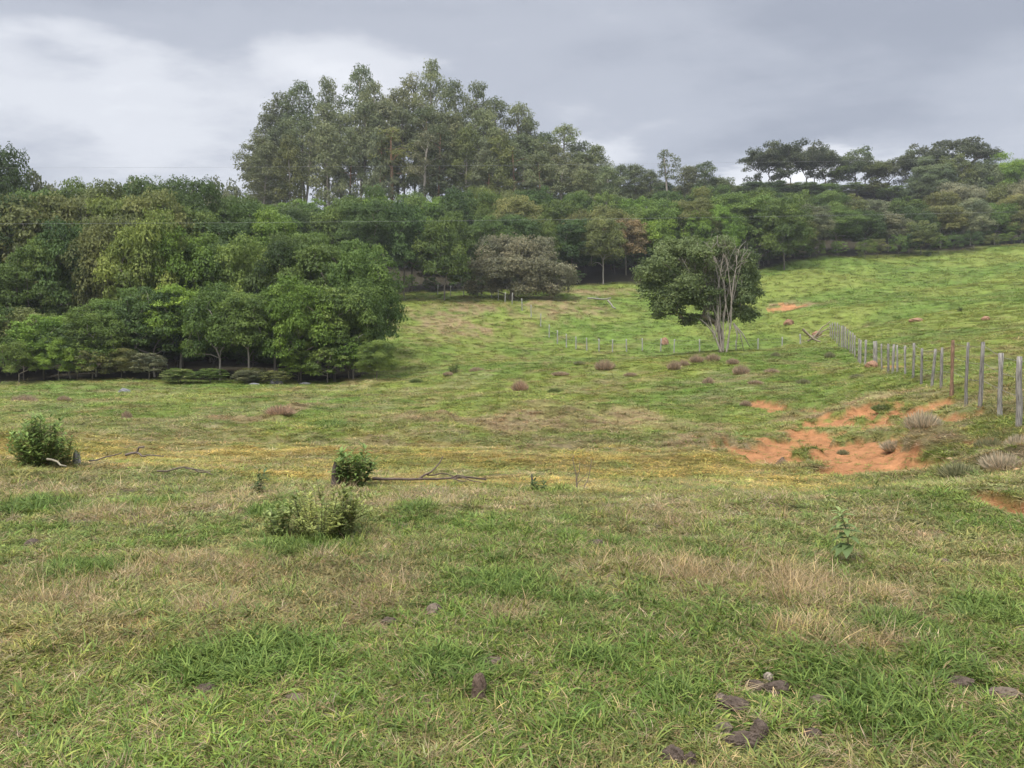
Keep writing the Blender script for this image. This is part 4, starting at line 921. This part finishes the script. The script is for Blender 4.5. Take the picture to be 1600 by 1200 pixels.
TS = [(1053, 582, 24, 13, 'b'), (1068, 573, 20, 9, 'b'), (1088, 569, 26, 11, 'b'), (1114, 563, 26, 11, 'b'), (1145, 571, 22, 9, 'b'), (1158, 586, 30, 15, 'b'), (1212, 556, 16, 8, 'g'), (1205, 583, 26, 8, 'b'), (1296, 560, 18, 9, 'g'),
      (945, 580, 36, 16, 'b'), (905, 573, 20, 6, 'g'), (875, 590, 30, 6, 'b'), (812, 610, 30, 16, 'r'), (866, 614, 24, 7, 'd'), (1107, 600, 20, 10, 'b'), (1165, 630, 20, 8, 'b'), (985, 590, 24, 6, 'b'), (745, 580, 26, 7, 'b'),
      (1317, 704, 20, 9, 'g'), (1222, 722, 22, 14, 'b'), (38, 628, 40, 12, 'b'), (100, 625, 22, 9, 'b'), (121, 633, 14, 6, 'd'), (198, 657, 18, 14, 'b'), (380, 636, 14, 6, 'd'), (438, 655, 50, 15, 'r'), (1440, 690, 60, 26, 'p'), (1340, 590, 24, 6, 'g'),
      (1395, 700, 40, 14, 'p'), (1565, 730, 70, 26, 'p'), (1500, 745, 70, 20, 'g'), (1545, 690, 50, 20, 'g'), (1380, 645, 40, 9, 'd'), (1255, 600, 24, 8, 'g'), (1180, 604, 26, 7, 'b'), (1590, 700, 40, 22, 'p'), (1440, 665, 50, 12, 'g'), (650, 600, 24, 6, 'd'), (560, 612, 18, 5, 'd'), (700, 590, 18, 6, 'b')]
TC = dict(b=((.34, .26, .17), 'brown wiry'), g=((.22, .22, .11), 'grey-green wiry'), r=((.38, .27, .175), 'reddish dry'), d=((.13, .17, .055), 'dark green'), p=((.42, .36, .24), 'pale straw-coloured'))
TS.sort(key=lambda a: a[0])
cnt_ = {}
for i, (px, py, w, h, c) in enumerate(TS):
    side = 'left' if px < 560 else ('centre' if px < 1100 else 'right'); k_ = (c, side); cnt_[k_] = cnt_.get(k_, 0) + 1
    twiggy('tussock', px, py, w, h * 1.25, TC[c][0], '%s tussock, %s from the left of that colour on the %s middle slope' % (TC[c][1], ORD[cnt_[k_] - 1], side), 500 + i, 'wiry tussocks on the middle slope')

# ------------------------------------------------------------------ grass (stuff): tufts instanced by geometry nodes
def tuft(name, n, l0, l1, w, spread, lean, seed, stiff=.5, seg=3, vary=.25, flat=False):
    rng = RS(seed); V = []; Fc = []; K = []
    th = rng.uniform(0, 6.28, n); R = np.sqrt(rng.uniform(0, 1, n)) * spread
    b = np.stack([R * np.cos(th), R * np.sin(th), np.full(n, -.015)], 1); th2 = th + rng.normal(size=n) * 1.1
    ln = rng.uniform(l0, l1, n); ez = rng.uniform(lean[0], lean[1], n)     # elevation of the first segment
    d = np.stack([np.cos(th2) * np.cos(ez), np.sin(th2) * np.cos(ez), np.sin(ez)], 1)
    sd_ = unit(np.stack([-np.sin(th2), np.cos(th2), np.zeros(n)], 1) + rng.normal(size=(n, 3)) * .35)
    ww = w * rng.uniform(.6, 1.3, n)[:, None]; p = b.copy(); prof = [.7, 1.0, .75, .06] if seg == 3 else [.9, .8, .1]
    rings = []
    for i in range(seg + 1):
        rings.append((p - sd_ * ww * prof[i] * .5, p + sd_ * ww * prof[i] * .5))
        d = unit(d + np.array([0, 0, -(1 - stiff) * .9]) * (i + 1) / seg + rng.normal(size=(n, 3)) * .06); p = p + d * (ln / seg)[:, None]
        p[:, 2] = np.maximum(p[:, 2], .004)
    v = np.stack([q for r in rings for q in r], 1).reshape(-1, 3); o = np.arange(n)[:, None] * (2 * (seg + 1))
    f = np.concatenate([o + np.array([2 * i, 2 * i + 1, 2 * i + 3, 2 * i + 2]) for i in range(seg)])
    k = np.tile(np.clip(rng.normal(.5, vary, n), 0, 1), seg).astype(np.float32)
    return np_mesh(name, v, f, [M_GRASS], smooth=True, attrs={'cl': ('FLOAT', 'FACE', k)}, link=False)
def collection(name, obs):
    c = bpy.data.collections.new(name)
    for o in obs: c.objects.link(o)
    return c
col_green = collection('grass_blades', [tuft('blade_tuft_a%d' % i, 22, .05, .13, .007, .07, (.3, 1.3), 700 + i, .45) for i in range(5)] +
    [tuft('blade_tuft_b%d' % i, 16, .08, .17, .010, .06, (.5, 1.4), 720 + i, .4) for i in range(3)] +
    [tuft('blade_tuft_c%d' % i, 20, .12, .27, .011, .08, (.6, 1.45), 740 + i, .35) for i in range(3)] +
    [tuft('blade_tuft_d%d' % i, 18, .03, .075, .020, .07, (.1, 1.0), 750 + i, .6) for i in range(3)])
col_dry = collection('dry_blades', [tuft('dry_tuft_a%d' % i, 20, .06, .16, .004, .08, (.0, .9), 760 + i, .5) for i in range(4)] +
    [tuft('dry_tuft_b%d' % i, 22, .10, .34, .0032, .09, (.5, 1.5), 780 + i, .75, vary=.3) for i in range(4)])
def scatter(name, pts, rot, scl, idx, tint, col, label):
    me = bpy.data.meshes.new(name); me.vertices.add(len(pts)); me.vertices.foreach_set('co', pts.astype(np.float32).ravel())
    for an, ty, key, dat in (('rot', 'FLOAT_VECTOR', 'vector', rot), ('scl', 'FLOAT_VECTOR', 'vector', scl), ('tint', 'FLOAT_COLOR', 'color', tint)):
        a = me.attributes.new(an, ty, 'POINT'); a.data.foreach_set(key, dat.astype(np.float32).ravel())
    a = me.attributes.new('idx', 'INT', 'POINT'); a.data.foreach_set('value', idx.astype(np.int32))
    me.update(); o = bpy.data.objects.new(name, me); COL.objects.link(o)
    g = bpy.data.node_groups.new(name + '_scatter', 'GeometryNodeTree')
    g.interface.new_socket('Geometry', in_out='INPUT', socket_type='NodeSocketGeometry'); g.interface.new_socket('Geometry', in_out='OUTPUT', socket_type='NodeSocketGeometry')
    gi = g.nodes.new('NodeGroupInput'); go = g.nodes.new('NodeGroupOutput'); ip = g.nodes.new('GeometryNodeInstanceOnPoints'); ci = g.nodes.new('GeometryNodeCollectionInfo')
    ci.inputs['Collection'].default_value = col; ci.inputs['Separate Children'].default_value = True; ci.inputs['Reset Children'].default_value = True
    def attr(nm, ty):
        a_ = g.nodes.new('GeometryNodeInputNamedAttribute'); a_.data_type = ty; a_.inputs['Name'].default_value = nm
        return [s for s in a_.outputs if s.enabled and s.name == 'Attribute'][0]
    g.links.new(gi.outputs[0], ip.inputs['Points']); g.links.new(ci.outputs[0], ip.inputs['Instance']); ip.inputs['Pick Instance'].default_value = True
    g.links.new(attr('idx', 'INT'), ip.inputs['Instance Index']); er = g.nodes.new('FunctionNodeEulerToRotation'); g.links.new(attr('rot', 'FLOAT_VECTOR'), er.inputs[0])
    g.links.new(er.outputs[0], ip.inputs['Rotation']); g.links.new(attr('scl', 'FLOAT_VECTOR'), ip.inputs['Scale']); g.links.new(ip.outputs[0], go.inputs[0])
    md = o.modifiers.new('scatter', 'NODES'); md.node_group = g
    tag(o, label, 'grass', kind='stuff'); return o
def field(n_near, n_far, seed, amax=60):
    rng = RS(seed); n_near = int(n_near * amax / 41); n_far = int(n_far * amax / 41)
    rn = np.sqrt(rng.uniform(1.6 ** 2, 7 ** 2, n_near)); rf = np.exp(rng.uniform(math.log(7), math.log(205), n_far)); r = np.concatenate([rn, rf])
    a = np.radians(rng.uniform(-amax, amax, len(r))); side = np.abs(a) > math.radians(40); k = ~side | (r < 70); r, a = r[k], a[k]; return r * np.sin(a), r * np.cos(a), rng
CLODS = np.array([(o.location.x, o.location.y, max(o.dimensions.x, o.dimensions.y)) for o in COL.objects if o.get('category') in ('clod', 'mound') and o.location.y < 30])
def clear_of_clods(x, y, rng):
    k = np.ones(len(x), bool)
    for cx, cy, w in CLODS: k &= np.hypot(x - cx, (y - cy + .04) * .8) > .045 + rng.uniform(.0, .03, len(x)) + w * .3
    return k
def grass_fields():
    x, y, rng = field(42000, 130000, 900); m = masks(x, y); wood = wood_mask(x, y)
    keep = clear_of_clods(x, y, rng) & (rng.rand(len(x)) > m['earth'] * .78) & (rng.rand(len(x)) > wood * 1.1) & (rng.rand(len(x)) > m['dry'] * .42) & (rng.rand(len(x)) > m['brown'] * .4)
    x, y = x[keep], y[keep]; m = {k: v[keep] for k, v in m.items()}; n = len(x); r = np.hypot(x, y); z = z_full(x, y)
    s = (np.maximum(r, 8) / 8) ** .78; sh = (np.maximum(r, 8) / 8) ** .38 * rng.uniform(.5, 1.1, n) * .62
    s = s * .74
    u = rng.rand(n); idx = np.where(u < .55, rng.randint(0, 5, n), rng.randint(5, 8, n)); idx = np.where((u > .86) & (r < 16), rng.randint(11, 14, n), idx); lush = rng.rand(n) < (m['lush'] * .28 + .03 * (r < 15)); idx = np.where(lush & (r < 60), rng.randint(8, 11, n), idx)
    sh = sh * (1 - .45 * m['earth']); s = s * (1 - .4 * m['earth'])
    sh = sh * (1 - .45 * m['meadow']) * (1 - .15 * sstep(18, 30, r))
    c = ground_colour(x, y, m); q_ = (.4 - .22 * sstep(40, 90, r))[:, None]; c = c * (1 + q_ * rng.uniform(-1, 1, (n, 1))); c[:, 0] *= rng.uniform(.82, 1.22, n)
    g = np.array(LUSH) * 1.2; c = np.where(lush[:, None], c * .35 + g * .65 * rng.uniform(.8, 1.3, (n, 1)), c * 1.12)
    ea = m['earth'] > .4; c[ea] = GREEN2 * rng.uniform(.6, 1.3, (ea.sum(), 1))
    dm = (m['dry'] > .3) & (rng.rand(n) < .6); c[dm] = GREEN2 * rng.uniform(.75, 1.35, (dm.sum(), 1))
    tint = np.concatenate([c, np.ones((n, 1))], 1); rot = np.stack([rng.normal(size=n) * .12, rng.normal(size=n) * .12, rng.uniform(0, 6.28, n)], 1)
    scatter('grass', np.stack([x, y, z], 1), rot, np.stack([s, s, sh * 1.0], 1), idx, tint, col_green, 'short green pasture grass covering the whole field')
    x, y, rng = field(44000, 70000, 901); m = masks(x, y); wood = wood_mask(x, y); r = np.hypot(x, y)
    p = np.clip(.52 + .55 * m['dry'] + .55 * m['brown'], 0, 1) * (1 - .85 * m['lush']) * (1 - .75 * m['meadow']) * np.where(r > 25, .55, 1)
    keep = clear_of_clods(x, y, rng) & (rng.rand(len(x)) < p) & (rng.rand(len(x)) > m['earth'] * 1.1) & (rng.rand(len(x)) > wood * 1.1)
    x, y, r = x[keep], y[keep], r[keep]; m = {k: v[keep] for k, v in m.items()}; n = len(x); z = z_full(x, y)
    s = (np.maximum(r, 8) / 8) ** .78 * .8; sh = (np.maximum(r, 8) / 8) ** .38 * rng.uniform(.5, 1.2, n) * .62
    tall = rng.rand(n) < np.clip((m['dry'] - .30) * .42, 0, .25) * (r < 22); idx = np.where(tall, rng.randint(4, 8, n), rng.randint(0, 4, n))
    sh = np.where(tall, sh * rng.uniform(.5, 1.1, n), sh)
    c = np.tile(DRY * 1.15, (n, 1)) * rng.uniform(.6, 1.3, (n, 1)); c[:, 2] *= rng.uniform(.6, 1.0, n); bm = rng.rand(n) < .42; c[bm] = BROWNC * 1.3 * rng.uniform(.7, 1.2, (bm.sum(), 1))
    far = sstep(18, 40, r)[:, None]; c = c * (1 - far * .45) + ground_colour(x, y, m) * far * .45
    cl_ = (r > 19) & (rng.rand(n) < .05 * (r < 75) * sstep(.35, .6, fbm(x * .15, y * .15, 111, 3)) * (1 + 2 * m['brown'])); c[cl_] = np.array((.20, .145, .085)) * rng.uniform(.6, 1.4, (cl_.sum(), 1)); idx[cl_] = rng.randint(4, 8, cl_.sum()); s[cl_] *= rng.uniform(.6, 1.1, cl_.sum())
    tint = np.concatenate([c, np.ones((n, 1))], 1); rot = np.stack([rng.normal(size=n) * .18, rng.normal(size=n) * .18, rng.uniform(0, 6.28, n)], 1)
    scatter('dry_grass', np.stack([x, y, z], 1), rot, np.stack([s, s, sh], 1), idx, tint, col_dry, 'dry straw-coloured grass mixed through the pasture')
grass_fields()

# ------------------------------------------------------------------ the damp air between here and the hill
def haze():
    import bmesh
    bm = bmesh.new(); bmesh.ops.create_cube(bm, size=1.0)
    me = bpy.data.meshes.new('haze'); bm.to_mesh(me); bm.free()
    o = bpy.data.objects.new('haze', me); COL.objects.link(o); o.scale = (2000, 2000, 104); o.location = (0, 0, 30)
    m = new_mat('haze_air'); t = m.node_tree; v = N('ShaderNodeVolumePrincipled', t)
    v.inputs['Color'].default_value = (.86, .87, .89, 1); v.inputs['Density'].default_value = HAZE; v.inputs['Anisotropy'].default_value = .1
    u = N('ShaderNodeOutputMaterial', t); L(v.outputs[0], u.inputs['Volume'], t); me.materials.append(m)
    tag(o, 'thin damp haze that pales the far wooded hill', 'haze', kind='stuff')
HAZE = 0.00030
haze()
